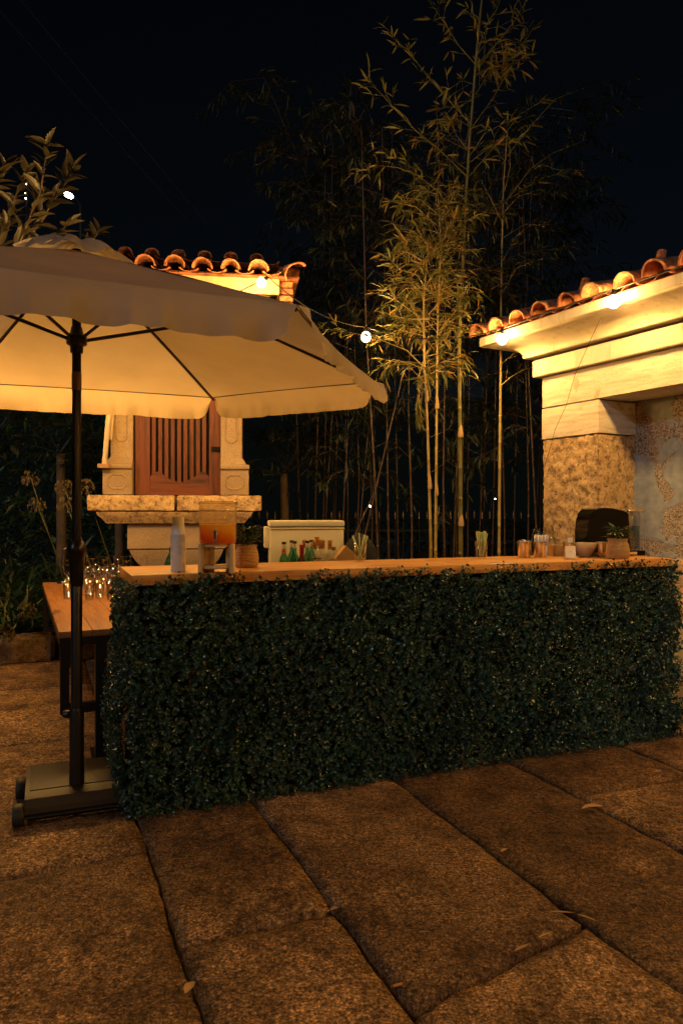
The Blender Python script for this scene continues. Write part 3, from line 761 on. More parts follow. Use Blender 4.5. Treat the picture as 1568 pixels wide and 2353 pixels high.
# valances, one for each side, with folds
for k in range(6):
    A, B = HX[k], HX[(k+1) % 6]; L = (B-A).length; n = int(L/.022); m = 7
    outd = V(((B-A).y, -(B-A).x, 0)).normalized(); c = (A+B)/2
    if outd.dot(V((c.x, c.y, 0))) < 0: outd = -outd
    ed = (B-A).normalized(); mb = MB()
    for j in range(n+1):
        s = j/n; base = A.lerp(B, s); rr = V((base.x, base.y, 0)); inw = -.03*4*s*(1-s)
        base = base + rr.normalized()*inw
        wv = noise.noise(V((s*L*5, k*7.3, 0)))*.55 + noise.noise(V((s*L*13, k*3.3, 1)))*.5 + noise.noise(V((s*L*30, k*3.3, 4)))*.12 + math.sin(s*L*26+k)*.12*noise.noise(V((s*L*2, 5, k)))
        corner = math.exp(-min(s, 1-s)*L/.055)
        dep = .150*(1 - .80*math.exp(-min(s, 1-s)*L/.03)) + noise.noise(V((s*L*3, 11, k)))*.008
        for i in range(m+1):
            h = i/m; fl = ((.075 if k == 0 else .022)*h + .018*math.sin(h*math.pi)) + wv*.085*h**1.2
            fl -= corner*.03*h
            p = base + outd*(fl+.004) + V((0, 0, -dep*h*(1-.03*abs(wv)))) - ed*(s-.5)*2*.02*h*corner
            mb.v.append(tuple(p))
    for j in range(n):
        for i in range(m): a = j*(m+1)+i; mb.f.append((a, a+1, a+m+2, a+m+1))
    mb.build('valance', M['canvas'], um, smooth=True)
# hem seams
for k in range(6):
    A, B = HX[k], HX[(k+1) % 6]; pts = []
    for j in range(21):
        s = j/20; b = A.lerp(B, s); rr = V((b.x, b.y, 0)).normalized(); pts.append(b + rr*(-.03*4*s*(1-s)-.006) + V((0, 0, -.004)))
    MB().tube(pts, .0035, 5).build('hem_seam', M['stalk'], um)
# vent cap
VX = [V((h.x*.17, h.y*.17, TOP-.045)) for h in HX]
for k in range(6):
    mb = MB(); A, B = VX[k], VX[(k+1) % 6]; n = 6; ap = V((0, 0, TOP+.035))
    for i in range(n+1):
        for j in range(n+1):
            s = j/n; t = i/n; p = ap.lerp(A.lerp(B, s), t)
            p.z += .03*math.sin(math.pi*t) + .022*t*math.sin(s*9+k*2.1) + .012*t*noise.noise(V((s*4, k, t*2))); mb.v.append(tuple(p))
    for i in range(n):
        for j in range(n): a = i*(n+1)+j; mb.f.append((a, a+1, a+n+2, a+n+1))
    mb.build('vent_flap', M['canvas'], um, smooth=True)
# frame
for k, h in enumerate(HX):
    pts = [APX.lerp(h, t/10) + V((0, 0, -.018 + .012*math.sin(math.pi*t/10))) for t in range(0, 11)]
    mb = MB(); mb.tube([p for p in pts], .009, 6); mb.build('rib', M['black_metal'], um)
    mid = APX.lerp(h, .45) + V((0, 0, -.012)); d = V((h.x, h.y, 0)).normalized()
    MB().tube([V((0, 0, 2.20)) + d*.03, mid], .008, 6).build('strut', M['black_metal'], um)
MB().lathe([(0, 2.14), (.028, 2.14), (.030, 2.17), (.046, 2.18), (.046, 2.215), (.03, 2.23), (.024, 2.26), (0, 2.26)], n=20).build('runner', M['black_metal'], um, auto=40)
MB().lathe([(0, 2.56), (.045, 2.56), (.045, 2.60), (0, 2.62)], n=20).build('top_hub', M['black_metal'], um, auto=40)
MB().lathe([(0, 1.25), (.0205, 1.25), (.0205, 2.62), (0, 2.62)], n=20).build('pole', M['dark_steel'], um, auto=40)
MB().lathe([(.0212, 1.965), (.0222, 1.968), (.0222, 2.045), (.0212, 2.05)], n=20).build('pole_joint', simple('bronze_label', (.22, .12, .07), .35, .5), um, auto=40)
MB().lathe([(.024, 1.262), (.03, 1.268), (.043, 1.24), (.044, 1.215), (.038, 1.20), (.034, 1.15), (.030, 1.07), (.0245, 1.05)], n=24).build('collar', M['dark_steel'], um, auto=40)
MB().lathe([(.0255, .10), (.0255, 1.06), (.024, 1.065)], n=24).build('sleeve', M['black_metal'], um, auto=40)
MB().lathe([(.033, .14), (.033, .47), (.028, .49)], n=24).build('foot_tube', M['black_metal'], um, auto=40)
MB().lathe([(.0, .0), (.018, 0), (.02, .012), (.014, .03), (0, .03)], n=12, M=Matrix.Translation((-.034, 0, .46)) @ Matrix.Rotation(R(-90), 4, 'Y')).build('clamp_knob', M['black_metal'], um, auto=40)
MB().tube([(-.035, -.01, 1.235), (-.058, -.012, 1.225), (-.062, -.012, 1.16), (-.05, -.012, 1.115), (-.028, -.01, 1.10)], .0045, 6).build('crank_handle', M['chrome'], um, smooth=True)
MB().tube([(-.02, -.01, 1.075), (-.085, -.012, 1.072)], .006, 8).build('locking_pin', M['chrome'], um, smooth=True)
# wheeled base
bs = thing('wheeled_stand', 'grey brown wheeled parasol base on the paving at the left end of the bar', 'parasol base', (0, 0, 0))
MB_ = Matrix(((AX.x, BX.x, 0, -1.405), (AX.y, BX.y, 0, 3.205), (0, 0, 1, 0), (0, 0, 0, 1)))
bs.matrix_world = MB_
prf = [(0, .045), (-.02, .06), (-.02, .085), (.01, .118), (.055, .136), (.42, .136), (.45, .12), (.45, .045)]
mb = MB().prism([(0.0, y, z) for y, z in prf], (.43, 0, 0)); mb.build('base_body', M['base_grey'], bs, auto=25)
MB().box((.02, .06, .132), (.41, .40, .1405), bev=.003).build('base_lid', M['base_grey'], bs, auto=40)
MB().box((-.004, -.03, .046), (.434, .455, .052)).build('base_trim', M['rubber'], bs)
for x in (-.05, .432):
    for y in (.02, .36):
        MB().lathe([(0, 0), (.044, 0), (.050, .008), (.050, .04), (.044, .048), (0, .048)], n=20, M=Matrix.Translation((x, y, .051)) @ Matrix.Rotation(R(90), 4, 'Y')).build('wheel', M['rubber'], bs, auto=40)
MB().tube([(.05, -.012, .03), (.20, -.012, .03)], .006, 6).build('axle_rail', M['chrome'], bs)
MB().tube([(.23, -.012, .03), (.40, -.012, .03)], .006, 6).build('axle_rail', M['chrome'], bs)

# ------------------------------------------------------------------ glass table
TL = V((-1.53, 3.91, 0)); tax = V((-.408, .913, 0)).normalized(); tbx = V((tax.y, -tax.x, 0))
MT = Matrix(((tax.x, tbx.x, 0, TL.x), (tax.y, tbx.y, 0, TL.y), (0, 0, 1, 0), (0, 0, 0, 1)))
tb = thing('wooden_table', 'long pine plank table on a black steel frame holding upturned glasses', 'table'); tb.matrix_world = MT
for k in range(6):
    MB().box((0, k*.174+.001, .715), (3.0, (k+1)*.174-.001, .75+.0008*(k % 2)), bev=.004).build('plank', M['table_wood'], tb, auto=40)
for k, (a, b) in enumerate(((0.03, .06), (2.94, 2.97))):
    MB().box((a-.03, .005, .672), (b+.03, 1.035, .714)).build('end_beam', M['black_metal'], tb)
MB().box((.06, .005, .672), (2.94, .045, .713)).build('side_beam', M['black_metal'], tb)
MB().box((.06, .995, .672), (2.94, 1.035, .713)).build('side_beam', M['black_metal'], tb)
for a in (.0, 2.93):
    MB().box((a, .008, .30), (a+.06, .055, .671)).build('frame_post', M['black_metal'], tb)
    MB().box((a+.002, .056, .30), (a+.058, .98, .345)).build('stretcher', M['black_metal'], tb)
    MB().box((a, .982, .30), (a+.06, 1.03, .671)).build('frame_post', M['black_metal'], tb)
    MB().box((a-.003, .19, 0), (a+.063, .25, .671)).build('leg', M['black_metal'], tb)
    MB().box((a-.003, .78, 0), (a+.063, .84, .671)).build('leg', M['black_metal'], tb)
    MB().box((a-.2, .18, .0), (a+.26, .26, .025)).build('foot', M['black_metal'], tb)
    MB().box((a-.2, .77, .0), (a+.26, .85, .025)).build('foot', M['black_metal'], tb)

# inverted stemmed glasses
def wine_mesh(H=.23, rb=.042, rf=.037):
    pr = [(rf*.92, 0), (rb, .045), (rb*1.04, .065), (rb*.92, .10), (rb*.5, .128), (.005, .14), (.0042, .17), (.0045, H-.012), (rf*.35, H-.005), (rf, H-.0015), (rf, H), (.0, H)]
    return MB().lathe([(r, z) for r, z in pr], n=20).mesh('wine_glass', M['wine_glass'], True)
def tumbler_mesh(H=.14, r=.036):
    return MB().lathe([(r*.82, 0), (r, H), (r-.002, H), (r*.8-.002, .008), (0, .008)], n=20).mesh('tumbler', M['wine_glass'], True)
WG = wine_mesh(); TG = tumbler_mesh()
def on_table(u, Y): return PX(u, Y, .7505)
wl = [(160, 6.3), (174, 6.75), (188, 6.35), (199, 6.85), (213, 6.55), (226, 6.9), (238, 6.4), (247, 6.75), (262, 6.95), (272, 6.5), (283, 6.85), (300, 6.9), (338, 6.93),
      (178, 5.75), (200, 5.6), (219, 5.85), (240, 5.6), (258, 5.85), (276, 5.7), (160, 5.75), (290, 6.2)]
posn = ['first', 'second', 'third', 'fourth', 'fifth', 'sixth', 'seventh', 'eighth', 'ninth', 'tenth', 'eleventh', 'twelfth', 'thirteenth']
order = sorted(wl, key=lambda x: (x[1] < 6.1, x[0])); nb = sum(1 for x in wl if x[1] >= 6.1)
for k, (u, Y) in enumerate(order):
    o = link('wine_glass', WG); o.location = on_table(u, Y); o.rotation_euler.z = random.random()*6
    if u == 338: lab = 'upturned stemmed wine glass standing alone just left of the stack of cups'
    elif k < nb: lab = f'upturned stemmed wine glass, {posn[k]} from the left among the rear glasses on the plank table'
    else: lab = f'upturned stemmed wine glass, {posn[k-nb]} from the left in the front row on the plank table'
    tag(o, lab, 'wine glass', 'upturned wine glasses on the plank table')
for k, (u, Y, lab) in enumerate(((156, 5.35, 'plain glass tumbler at the left end of the upturned glasses, left of the parasol pole'), (228, 5.40, 'plain glass tumbler in front of the upturned wine glasses'), (255, 5.32, 'plain glass tumbler nearest the hedge-covered bar end'), (205, 5.30, 'plain glass tumbler just right of the parasol pole'))):
    o = link('tumbler', TG); o.location = on_table(u, Y); tag(o, lab, 'tumbler', 'tumblers on the plank table')

# green bottle leaning behind the cups
def bottle_parts(prof, H, matbody, parent):
    MB().lathe(prof, n=20).build('glass_body', matbody, parent, smooth=True)
gb = thing('green_bottle', 'dark green glass bottle standing behind the stack of cups', 'bottle', PX(384, 6.35, .752))
gb.rotation_euler = (0, R(6), 0)
bottle_parts([(0, 0), (.04, 0), (.042, .01), (.042, .2), (.03, .25), (.016, .28), (.015, .33), (.017, .335), (.017, .345), (0, .345)], .345, M['green_glass'], gb)
MB().lathe([(.043, .06), (.0432, .15)], n=20).build('bottle_label', M['bottle_label'], gb, smooth=True)

# ------------------------------------------------------------------ things on the counter
def oncount(u, v): Y = (EYE-CT)*F/(v-1176); return PX(u, Y, CT+.0004)
# cup stack
cs = thing('cup_stack', 'tall stack of upturned white card cups left of the orange drink dispenser', 'cup stack', oncount(409, 1311))
nC = 27; hcup = .088; stp = (.264-hcup)/(nC-1)
for k in range(nC):
    z = k*stp; pr = [(.0345, 0), (.0372, .0008), (.0372, .0045), (.0345, .0055), (.0265, hcup)]
    if k == nC-1: pr.append((0, hcup))
    else: pr[-1] = (.0345-.008*.18, .0055+.012)
    MB().lathe([(r, z+q) for r, q in pr], n=24).build('cup', M['cupwhite'], cs, auto=50)
# dispenser
dp = thing('drink_dispenser', 'glass drink dispenser of layered orange juice on a curved wooden stand', 'drink dispenser', oncount(500, 1315))
r = .088; z0, z1 = .138, .325
MB().lathe([(0, z0), (r-.008, z0), (r, z0+.008), (r, z1-.012), (r-.004, z1-.006), (r+.002, z1-.003), (r+.002, z1+.006), (r-.004, z1+.008)], n=40).build('jar', M['jar_glass'], dp, smooth=True)
MB().lathe([(0, z0+.004), (r-.012, z0+.004), (r-.006, z0+.012), (r-.006, z0+.094), (0, z0+.0945)], n=40).build('drink', M['liquid'], dp, auto=50)
MB().lathe([(r+.004, z1+.002), (r+.006, z1+.006), (r+.004, z1+.014), (r-.02, z1+.017), (0, z1+.018)], n=40).build('lid', M['jar_glass'], dp, smooth=True)
tap = MB(); tap.tube([(.008, -r+.002, z0+.040), (.008, -r-.022, z0+.040)], [.009, .008], 12); tap.build('tap', M['chrome'], dp, smooth=True)
t2 = MB(); t2.lathe([(0, -.028), (.006, -.028), (.0072, -.005), (.0078, .014), (.0092, .03), (.0085, .034), (0, .034)], c=(.008, -r-.022, z0+.036), n=14); t2.build('tap_lever', M['chrome'], dp, smooth=True)
# stand: two curved side plates and a tray
def curved_plate(a0, a1, ri, ro, zlo, zhi, foot):
    mb = MB(); n = 14
    for k in range(n+1):
        a = R(a0+(a1-a0)*k/n); t = k/n
        zb = zlo + (.0 if (t < .12 or t > .88) else foot)
        for rr, zz in ((ri, zb), (ro, zb), (ro, zhi), (ri, zhi)): mb.v.append((rr*math.cos(a), rr*math.sin(a), zz))
    for k in range(n):
        for j in range(4): q = k*4+j; s_ = k*4+(j+1) % 4; mb.f.append((q, s_, s_+4, q+4))
    mb.f.append((0, 1, 2, 3)); mb.f.append((n*4+3, n*4+2, n*4+1, n*4)); return mb
for (a0, a1) in ((112, 215), (-35, 68)):
    curved_plate(a0, a1, .074, .083, 0, .137, .0).build('stand_side', M['stand_wood'], dp, auto=40)
MB().lathe([(0, .020), (.07, .020), (.073, .024), (.073, .030), (.07, .034), (0, .034)], n=30).build('stand_shelf', M['stand_wood'], dp, auto=40)
MB().box((-.083, -.060, .0), (-.068, -.052, .137)).build('stand_edge', M['stand_wood'], dp)
MB().box((.068, -.060, .0), (.083, -.052, .137)).build('stand_edge', M['stand_wood'], dp)
MB().lathe([(0, .125), (.07, .125), (.07, .137), (0, .137)], n=30).build('stand_top', M['stand_wood'], dp, auto=40)

def leaf_shape(L, Wd, fold=.25, droop=.0, n=4):
    v, f = [], []
    for k in range(n+1):
        t = k/n; wdt = Wd*math.sin(math.pi*min(1, (t**.8)*.94+.04))*(1 if k < n else 0)
        z = -droop*t*t
        v += [(L*t, -wdt/2, z+fold*wdt), (L*t, 0, z), (L*t, wdt/2, z+fold*wdt)]
    for k in range(n):
        for j in range(2): a = k*3+j; f.append((a, a+1, a+4, a+3))
    return np.array(v), f
class LeafSet:
    def __init__(s): s.V = []; s.F = []; s.o = 0
    def add(s, proto, M4):
        v, f = proto; Rm = np.array(M4.to_3x3()); t = np.array(M4.translation)
        s.V.append(v @ Rm.T + t); s.F += [tuple(i+s.o for i in q) for q in f]; s.o += len(v)
    def build(s, name, mat, parent=None):
        if not s.V: return None
        me = bpy.data.meshes.new(name); me.from_pydata(np.concatenate(s.V).tolist(), [], s.F); me.materials.append(mat)
        me.polygons.foreach_set('use_smooth', [True]*len(me.polygons)); me.update()
        return link(name, me, parent)
def orient(pos, d, roll, sc=1.0):
    d = d.normalized(); up = V((0, 0, 1)); s = up.cross(d)
    if s.length < 1e-3: s = V((1, 0, 0))
    s.normalize(); u = d.cross(s)
    Mx = Matrix((d, s, u)).transposed().to_4x4()
    return Matrix.Translation(pos) @ Mx @ Matrix.Rotation(roll, 4, 'X') @ Matrix.Diagonal((sc, sc, sc, 1))

def pot_plant(name, label, loc, rb, h, ph, nl):
    o = thing(name, label, 'potted plant', loc)
    MB().lathe([(0, .0), (rb*.84, 0), (rb*.98, h*.14), (rb, h*.42), (rb*.93, h*.70), (rb*.80, h*.86), (rb*.86, h*.95), (rb*.90, h*.985), (rb*.87, h), (rb*.75, h*.97), (rb*.7, h*.85), (0, h*.85)], n=32).build('pot', M['weave'], o, smooth=True)
    MB().lathe([(0, h*.86), (rb*.72, h*.87)], n=20).build('potting_soil', M['soil'], o)
    ls = LeafSet(); pro = [leaf_shape(.075, .017, .25, .02), leaf_shape(.06, .016, .25, .03), leaf_shape(.085, .015, .2, .035)]
    st = MB()
    for k in range(nl):
        a = random.random()*6.28; tt = random.random(); hh = h*.85 + ph*(.15+.65*tt); rr = rb*.45*random.random()
        p = V((math.cos(a)*rr, math.sin(a)*rr, hh)); d = V((math.cos(a), math.sin(a), random.uniform(-.1, 1.3)))
        ls.add(random.choice(pro), orient(p, d, random.uniform(-.5, .5), random.uniform(.7, 1.1)))
        if k % 4 == 0: st.tube([V((p.x*.3, p.y*.3, h*.86)), p], .0018, 4)
    st.build('stem', M['stalk'], o); l = ls.build('foliage', M['pot_leaf'], o); l['kind'] = 'stuff'
    return o
pot_plant('potted_plant', 'leafy plant in a woven rope pot just right of the drink dispenser', oncount(566, 1303), .064, .118, .12, 90)
pot_plant('potted_plant', 'small leafy plant in a woven rope pot before the black coffee machine', oncount(1418, 1283.5), .070, .125, .10, 70)

# glasses with straws
def straw_glass(label, loc, ns, fan):
    o = thing('straw_glass', label, 'glass'); o.location = loc
    MB().lathe([(0, 0), (.033, 0), (.034, .004), (.042, .105), (.0405, .105), (.032, .010), (0, .009)], n=26).build('tumbler', M['glass'], o, smooth=True)
    return o
sg1 = straw_glass('clear tumbler holding a few pale green paper straws before the cardboard box', oncount(827, 1289), 8, 1)
sg2 = straw_glass('clear tumbler packed with pale green paper straws alone near the middle of the bar', oncount(1105, 1281.5), 26, 1)
STR = MB().tube([(0, 0, 0), (0, 0, .155)], .0033, 8, cap=False).mesh('straw', M['straw_green'], True)
def straws(gl, n, lst=None):
    for k in range(n):
        if lst: x0, y0, x1, y1 = lst[k]
        else:
            a = random.random()*6.28; q = math.sqrt(random.random()); x0, y0 = .014*q*math.cos(a), .014*q*math.sin(a); x1, y1 = .040*q*math.cos(a)+random.uniform(-.006, .006), .036*q*math.sin(a)
        p0 = gl.location + V((x0, y0, .011)); p1 = gl.location + V((x1, y1, .155))
        d = (p1-p0); o = link('paper_straw', STR); o.location = p0; o.rotation_euler = d.to_track_quat('Z', 'X').to_euler()
        o.scale = (1, 1, random.uniform(.93, 1.03))
        tag(o, ('pale green paper straw in the tumbler with only a few straws' if lst else 'pale green paper straw in the crowded tumbler of straws'), 'straw', 'paper straws in the sparse tumbler' if lst else 'paper straws in the crowded tumbler')
straws(sg1, 8, [(.016, -.01, -.052, -.01), (.012, -.004, -.046, .0), (0, 0, -.006, .005), (-.014, .004, .030, 0), (-.012, 0, .038, .006), (-.008, .005, .044, -.004), (-.016, -.004, .050, 0), (-.01, 0, .024, .012)])
straws(sg2, 28)

# brass tins
TIN = MB().lathe([(0, 0), (.0385, 0), (.040, .002), (.0485, .099), (.0505, .100), (.0505, .1025), (.047, .1025), (.0385, .006), (0, .005)], n=32).mesh('tin', M['brass_tin'], True); TIN.set_sharp_from_angle(angle=R(50))
def tin(lab, loc, sc=1):
    o = link('metal_tin', TIN); o.location = loc; o.scale = (sc*.96, sc*.96, sc); return tag(o, lab, 'tin', 'brushed metal tins on the bar')
t1 = tin('brushed brass tin of crumpled wrappers, leftmost of the tins on the bar', oncount(1203, 1280.5))
t2 = tin('brushed brass tin filled with standing white napkins', oncount(1240, 1280), .98)
t3 = tin('brushed brass tin behind the small white card', oncount(1308, 1279.5), .93)
t4 = tin('brushed brass tin between the bowl and the woven plant pot', oncount(1382, 1280), .95)
def crumple(n, r, h, seed):
    mb = MB()
    for k in range(n):
        a = random.random()*6.28; rr = r*math.sqrt(random.random()); c = V((rr*math.cos(a), rr*math.sin(a), h+random.uniform(-.01, .014)))
        d = [V((random.gauss(0, 1), random.gauss(0, 1), random.gauss(0, 1))).normalized()*.013 for _ in range(4)]
        mb.quad(c+d[0], c+d[1], c-d[0], c+d[2])
    return mb
o = crumple(34, .032, .095, 1).build('crumpled_wrappers', M['paper'], None); o.location = t1.location; tag(o, 'crumpled white wrappers heaped in the leftmost brass tin', 'wrappers')
mb = MB()
for k in range(9):
    x = -.03+k*.0075; y = .028*math.sin(k*2.1); hh = .135+.006*math.sin(k*1.7); wd = .012
    pts = [(x-wd*.5, y-.006, .01), (x+wd*.3, y-.01, .01), (x+wd, y-.016, hh), (x+wd*.2, y+.004, hh+.004), (x-wd*.9, y-.012, hh-.002)]
    mb.prism(pts, (0, .007, 0))
o = mb.build('napkins', M['paper'], None, auto=30); o.location = t2.location; tag(o, 'folded white napkins standing upright in the second brass tin', 'napkins')
o = MB().box((-.012, .0, .02), (.018, .004, .125)).build('folded_paper', M['paper'], None); o.location = t3.location; tag(o, 'folded white paper slip poking out of the tin behind the card', 'paper')
# carafe and kraft box
kb = MB().box((-.045, -.03, 0), (.045, .03, .072), bev=.002).build('kraft_box', M['kraft'], None); kb.location = oncount(1277, 1276.5); kb.rotation_euler.z = .3; tag(kb, 'plain brown box in front of the tall clear carafe', 'box')
ca = link('glass_carafe', MB().lathe([(0, 0), (.046, 0), (.050, .01), (.050, .09), (.040, .15), (.031, .18), (.031, .20), (.034, .205), (.032, .205), (.029, .18), (.047, .09), (.047, .012), (0, .01)], n=28).mesh('glass_carafe', M['glass'], True))
ca.location = oncount(1277, 1276.5) + BX*.078; tag(ca, 'tall clear glass carafe behind the plain brown box', 'carafe')
ca2 = link('glass_jug', ca.data); ca2.location = ca.location + V((-.075, .03, 0)); ca2.scale = (.8, .8, .86); tag(ca2, 'smaller clear glass jug partly behind the napkin tin', 'jug')
# card stand
cd = thing('card_stand', 'small white card in a wooden block stand before the tins', 'card stand', oncount(1311, 1285.5), .1)
MB().lathe([(0, 0), (.042, 0), (.044, .004), (.044, .010), (.041, .013), (0, .013)], n=30, M=Matrix.Diagonal((1, .55, 1, 1))).build('wooden_block', M['stand_wood'], cd, auto=40)
Mc = Matrix.Translation((0, .002, .0125)) @ Matrix.Rotation(R(-8), 4, 'X')
MB().box((-.032, -.0008, 0), (.032, .0008, .070), M=Mc, bev=.0004).build('card', M['paper'], cd)
mb = MB()
for k in range(8):
    a0 = R(200+k*17.5); a1 = R(200+(k+1)*17.5)
    f_ = lambda a, rr: Mc @ V((rr*math.cos(a)*1.3, -.0012, .037+rr*math.sin(a)*.6))
    mb.quad(f_(a0, .004), f_(a1, .004), f_(a1, .0062), f_(a0, .0062))
mb.build('printed_mark', M['ink'], cd)
# bowl
bo = link('bowl', MB().lathe([(0, 0), (.03, 0), (.033, .006), (.058, .03), (.072, .06), (.078, .092), (.0755, .092), (.068, .06), (.052, .032), (0, .012)], n=32).mesh('bowl', M['bowl'], True))
bo.location = oncount(1342, 1279.5); tag(bo, 'tan stoneware bowl between two brass tins on the bar', 'bowl')
# coffee machine
cm = thing('coffee_machine', 'glossy black capsule coffee machine with clear water tank at the right end', 'coffee machine', oncount(1390, 1276.5) + BX*.03, R(14))
pr = [(-.15, 0), (-.155, .02), (-.155, .16), (-.150, .22), (-.135, .27), (-.10, .305), (-.05, .315), (.02, .312), (.09, .298), (.135, .285), (.15, .262), (.155, .22), (.155, 0)]
MB().prism([(x, -.07, z) for x, z in pr], (0, .15, 0)).build('housing', M['black_gloss'], cm, auto=32)
MB().prism([(x*1.01, -.075, z+.003) for x, z in pr if z > .25] + [(.12, -.075, .262), (-.12, -.075, .262)], (0, .16, 0)).build('lid_lever', M['black_gloss'], cm, auto=32)
MB().tube([(-.10, -.079, .309), (-.05, -.079, .319), (.02, -.079, .316), (.10, -.079, .300), (.14, -.079, .286)], .003, 6).build('chrome_trim', M['chrome'], cm, smooth=True)
MB().box((-.04, -.078, .045), (.02, -.0705, .075), bev=.002).build('button_plate', M['base_grey'], cm)
tkx = .225
MB().box((.157, -.055, 0), (.29, .065, .032), bev=.004).build('tank_base', M['black_gloss'], cm)
MB().box((.16, -.0565, .007), (.225, -.0552, .024)).build('maker_plate', M['stand_wood'], cm)
MB().lathe([(0, .034), (.054, .034), (.058, .04), (.058, .265), (.055, .285), (.04, .297), (.015, .30), (0, .30)], c=(tkx, .005, 0), n=30).build('water_tank', M['tank'], cm, smooth=True)
MB().lathe([(0, .04), (.052, .042), (.052, .195), (0, .1955)], c=(tkx, .005, 0), n=30).build('water', mat_glass('tank_water', (.60, .68, .75), 1.33, .02, .03), cm, auto=50)
MB().box((.155, -.06, .287), (.285, .07, .306), bev=.008).build('tank_lid', M['chrome'], cm, auto=40)
MB().tube([(.29, .0, .008), (.32, -.01, .005), (.35, .01, .004), (.36, .05, .004)], .004, 6).build('power_cord', M['rubber'], cm, smooth=True)

# ------------------------------------------------------------------ back table with bottles, cool box
bt = thing('back_table', 'dark service table behind the bar carrying bottles and a white cool box', 'table', (-.28, 5.72, 0), R(8))
MB().box((-.62, -.42, .862), (.78, .42, .90), bev=.004).build('tabletop', M['black_metal'], bt)
for x in (-.58, .72):
    for y in (-.38, .36): MB().box((x, y, 0), (x+.03, y+.03, .861)).build('leg', M['black_metal'], bt)
def ontab(u, Y): return PX(u, Y, .9005)
cx = thing('cool_box', 'white lidded plastic cool box behind the row of bottles', 'cool box', ontab(705, 5.98), R(8))
MB().box((-.305, -.02, 0), (.305, .36, .355), bev=.012).build('box_body', M['white_plastic'], cx, auto=40)
MB().box((-.310, -.026, .357), (.310, .366, .372), bev=.004).build('lid_rim', M['white_plastic'], cx, auto=40)
MB().box((-.312, -.03, .378), (.312, .37, .428), bev=.014).build('lid', M['white_plastic'], cx, auto=40)
MB().box((-.306, -.022, .371), (.306, .362, .379)).build('lid_gasket', M['rubber'], cx)
MB().box((-.350, .08, .20), (-.3065, .26, .375), bev=.01).build('side_handle', M['white_plastic'], cx, auto=40)
# bottles
def bottle(lab, u, Y, vtop, kind):
    Zt = EYE-(vtop-1176)/F*Y; H = Zt-.9005; o = thing('liquor_bottle', lab, 'bottle', ontab(u, Y), 0, 'bottles behind the bar')
    body = {'green': M['green_glass'], 'clear': M['glass'], 'red': M['amber_glass'], 'squat': M['glass'], 'dark': M['green_glass'], 'gold': M['glass']}[kind]
    rb = .036 if kind != 'squat' else .044
    sh = H-.115 if kind != 'squat' else H-.085
    MB().lathe([(0, 0), (rb-.004, 0), (rb, .006), (rb, sh-.03), (rb*.85, sh-.005), (rb*.5, sh+.022), (.0145, sh+.038), (.0135, H-.006), (.0, H-.005)], n=22).build('glass_body', body, o, smooth=True)
    if kind in ('red', 'gold'): MB().lathe([(0, .004), (rb-.003, .004), (rb-.003, sh-.05), (rb*.4, sh-.0495), (0, sh-.049)], n=18).build('spirit', mat_glass('amber_spirit', (.75, .42, .15), 1.2, .05, .02) if kind == 'gold' else M['red_foil'], o, smooth=True)
    capm = {'green': M['dark_cap'], 'clear': M['gold_foil'], 'red': M['red_foil'], 'squat': M['brass_tin'], 'dark': M['dark_cap'], 'gold': M['gold_foil']}[kind]
    cl = {'green': .018, 'clear': .062, 'red': .075, 'squat': .026, 'dark': .018, 'gold': .07}[kind]
    MB().lathe([(.0152, H-cl), (.0165, H-cl+.003), (.0165, H-.012), (.0175, H-.011), (.0175, H-.001), (.016, H), (0, H)], n=18).build('cap', capm, o, auto=40)
    if kind in ('green', 'dark', 'squat'): MB().lathe([(.0148, H-cl-.034), (.0155, H-cl-.033), (.0155, H-cl-.001)], n=18).build('neck_label', M['white_cap'], o, smooth=True)
    if kind in ('clear', 'gold'): MB().lathe([(0, 0), (.0055, 0), (.0055, .001), (0, .0012)], n=12, M=Matrix.Translation((0, -.0166, H-.035)) @ Matrix.Rotation(R(90), 4, 'X')).build('foil_seal', M['red_foil'], o)
    MB().lathe([(rb+.0006, sh*.25), (rb+.0006, sh*.68)], n=22).build('bottle_label', M['bottle_label'], o, smooth=True)
    return o
bb = bottle('green bottle with an orange flower on its shoulder, leftmost of the bottles', 652, 5.45, 1244.5, 'green')
mb = MB()
for k in range(7):
    a = k*2*math.pi/7; c = V((.011*math.cos(a), 0, .011*math.sin(a)*.8)); mb.lathe([(0, 0), (.008, 0), (.008, .0012), (0, .0015)], n=8, M=Matrix.Translation(V((.002, -.0375, .205)) + c) @ Matrix.Rotation(R(90), 4, 'X'))
mb.build('flower_print', M['orange_print'], bb)
MB().lathe([(0, 0), (.005, 0), (.005, .001), (0, .001)], n=8, M=Matrix.Translation((.002, -.040, .205)) @ Matrix.Rotation(R(90), 4, 'X')).build('flower_centre', M['dark_cap'], bb)
bottle('green bottle with white neck label just behind the foremost green pair', 670, 5.62, 1241, 'dark')
bottle('green bottle with white neck label and black cap, second green one from the left', 676.5, 5.45, 1243, 'green')
bottle('bottle with a dark red foil neck, left of the gold-capped group', 693, 5.42, 1251, 'red')
bottle('gold-capped bottle rising behind the red-necked one', 699, 5.62, 1240, 'clear')
bottle('dark green bottle between the red-necked one and the gold caps', 706, 5.58, 1242, 'dark')
bottle('dark-capped slim bottle half hidden behind the gold caps', 715.5, 5.66, 1240, 'dark')
bottle('clear bottle with gold foil neck and red seal, in front of the tallest one', 722, 5.45, 1242.5, 'clear')
bottle('tallest gold-capped bottle in the middle of the group', 728, 5.66, 1233, 'gold')
bottle('gold-capped bottle just right of the tallest one, partly hidden', 736, 5.6, 1239.5, 'gold')
bottle('clear bottle with gold neck and red seal right of the tallest bottle', 741, 5.45, 1241.5, 'clear')
bottle('slim gold-necked bottle standing apart towards the right of the bottles', 757.5, 5.5, 1241, 'gold')
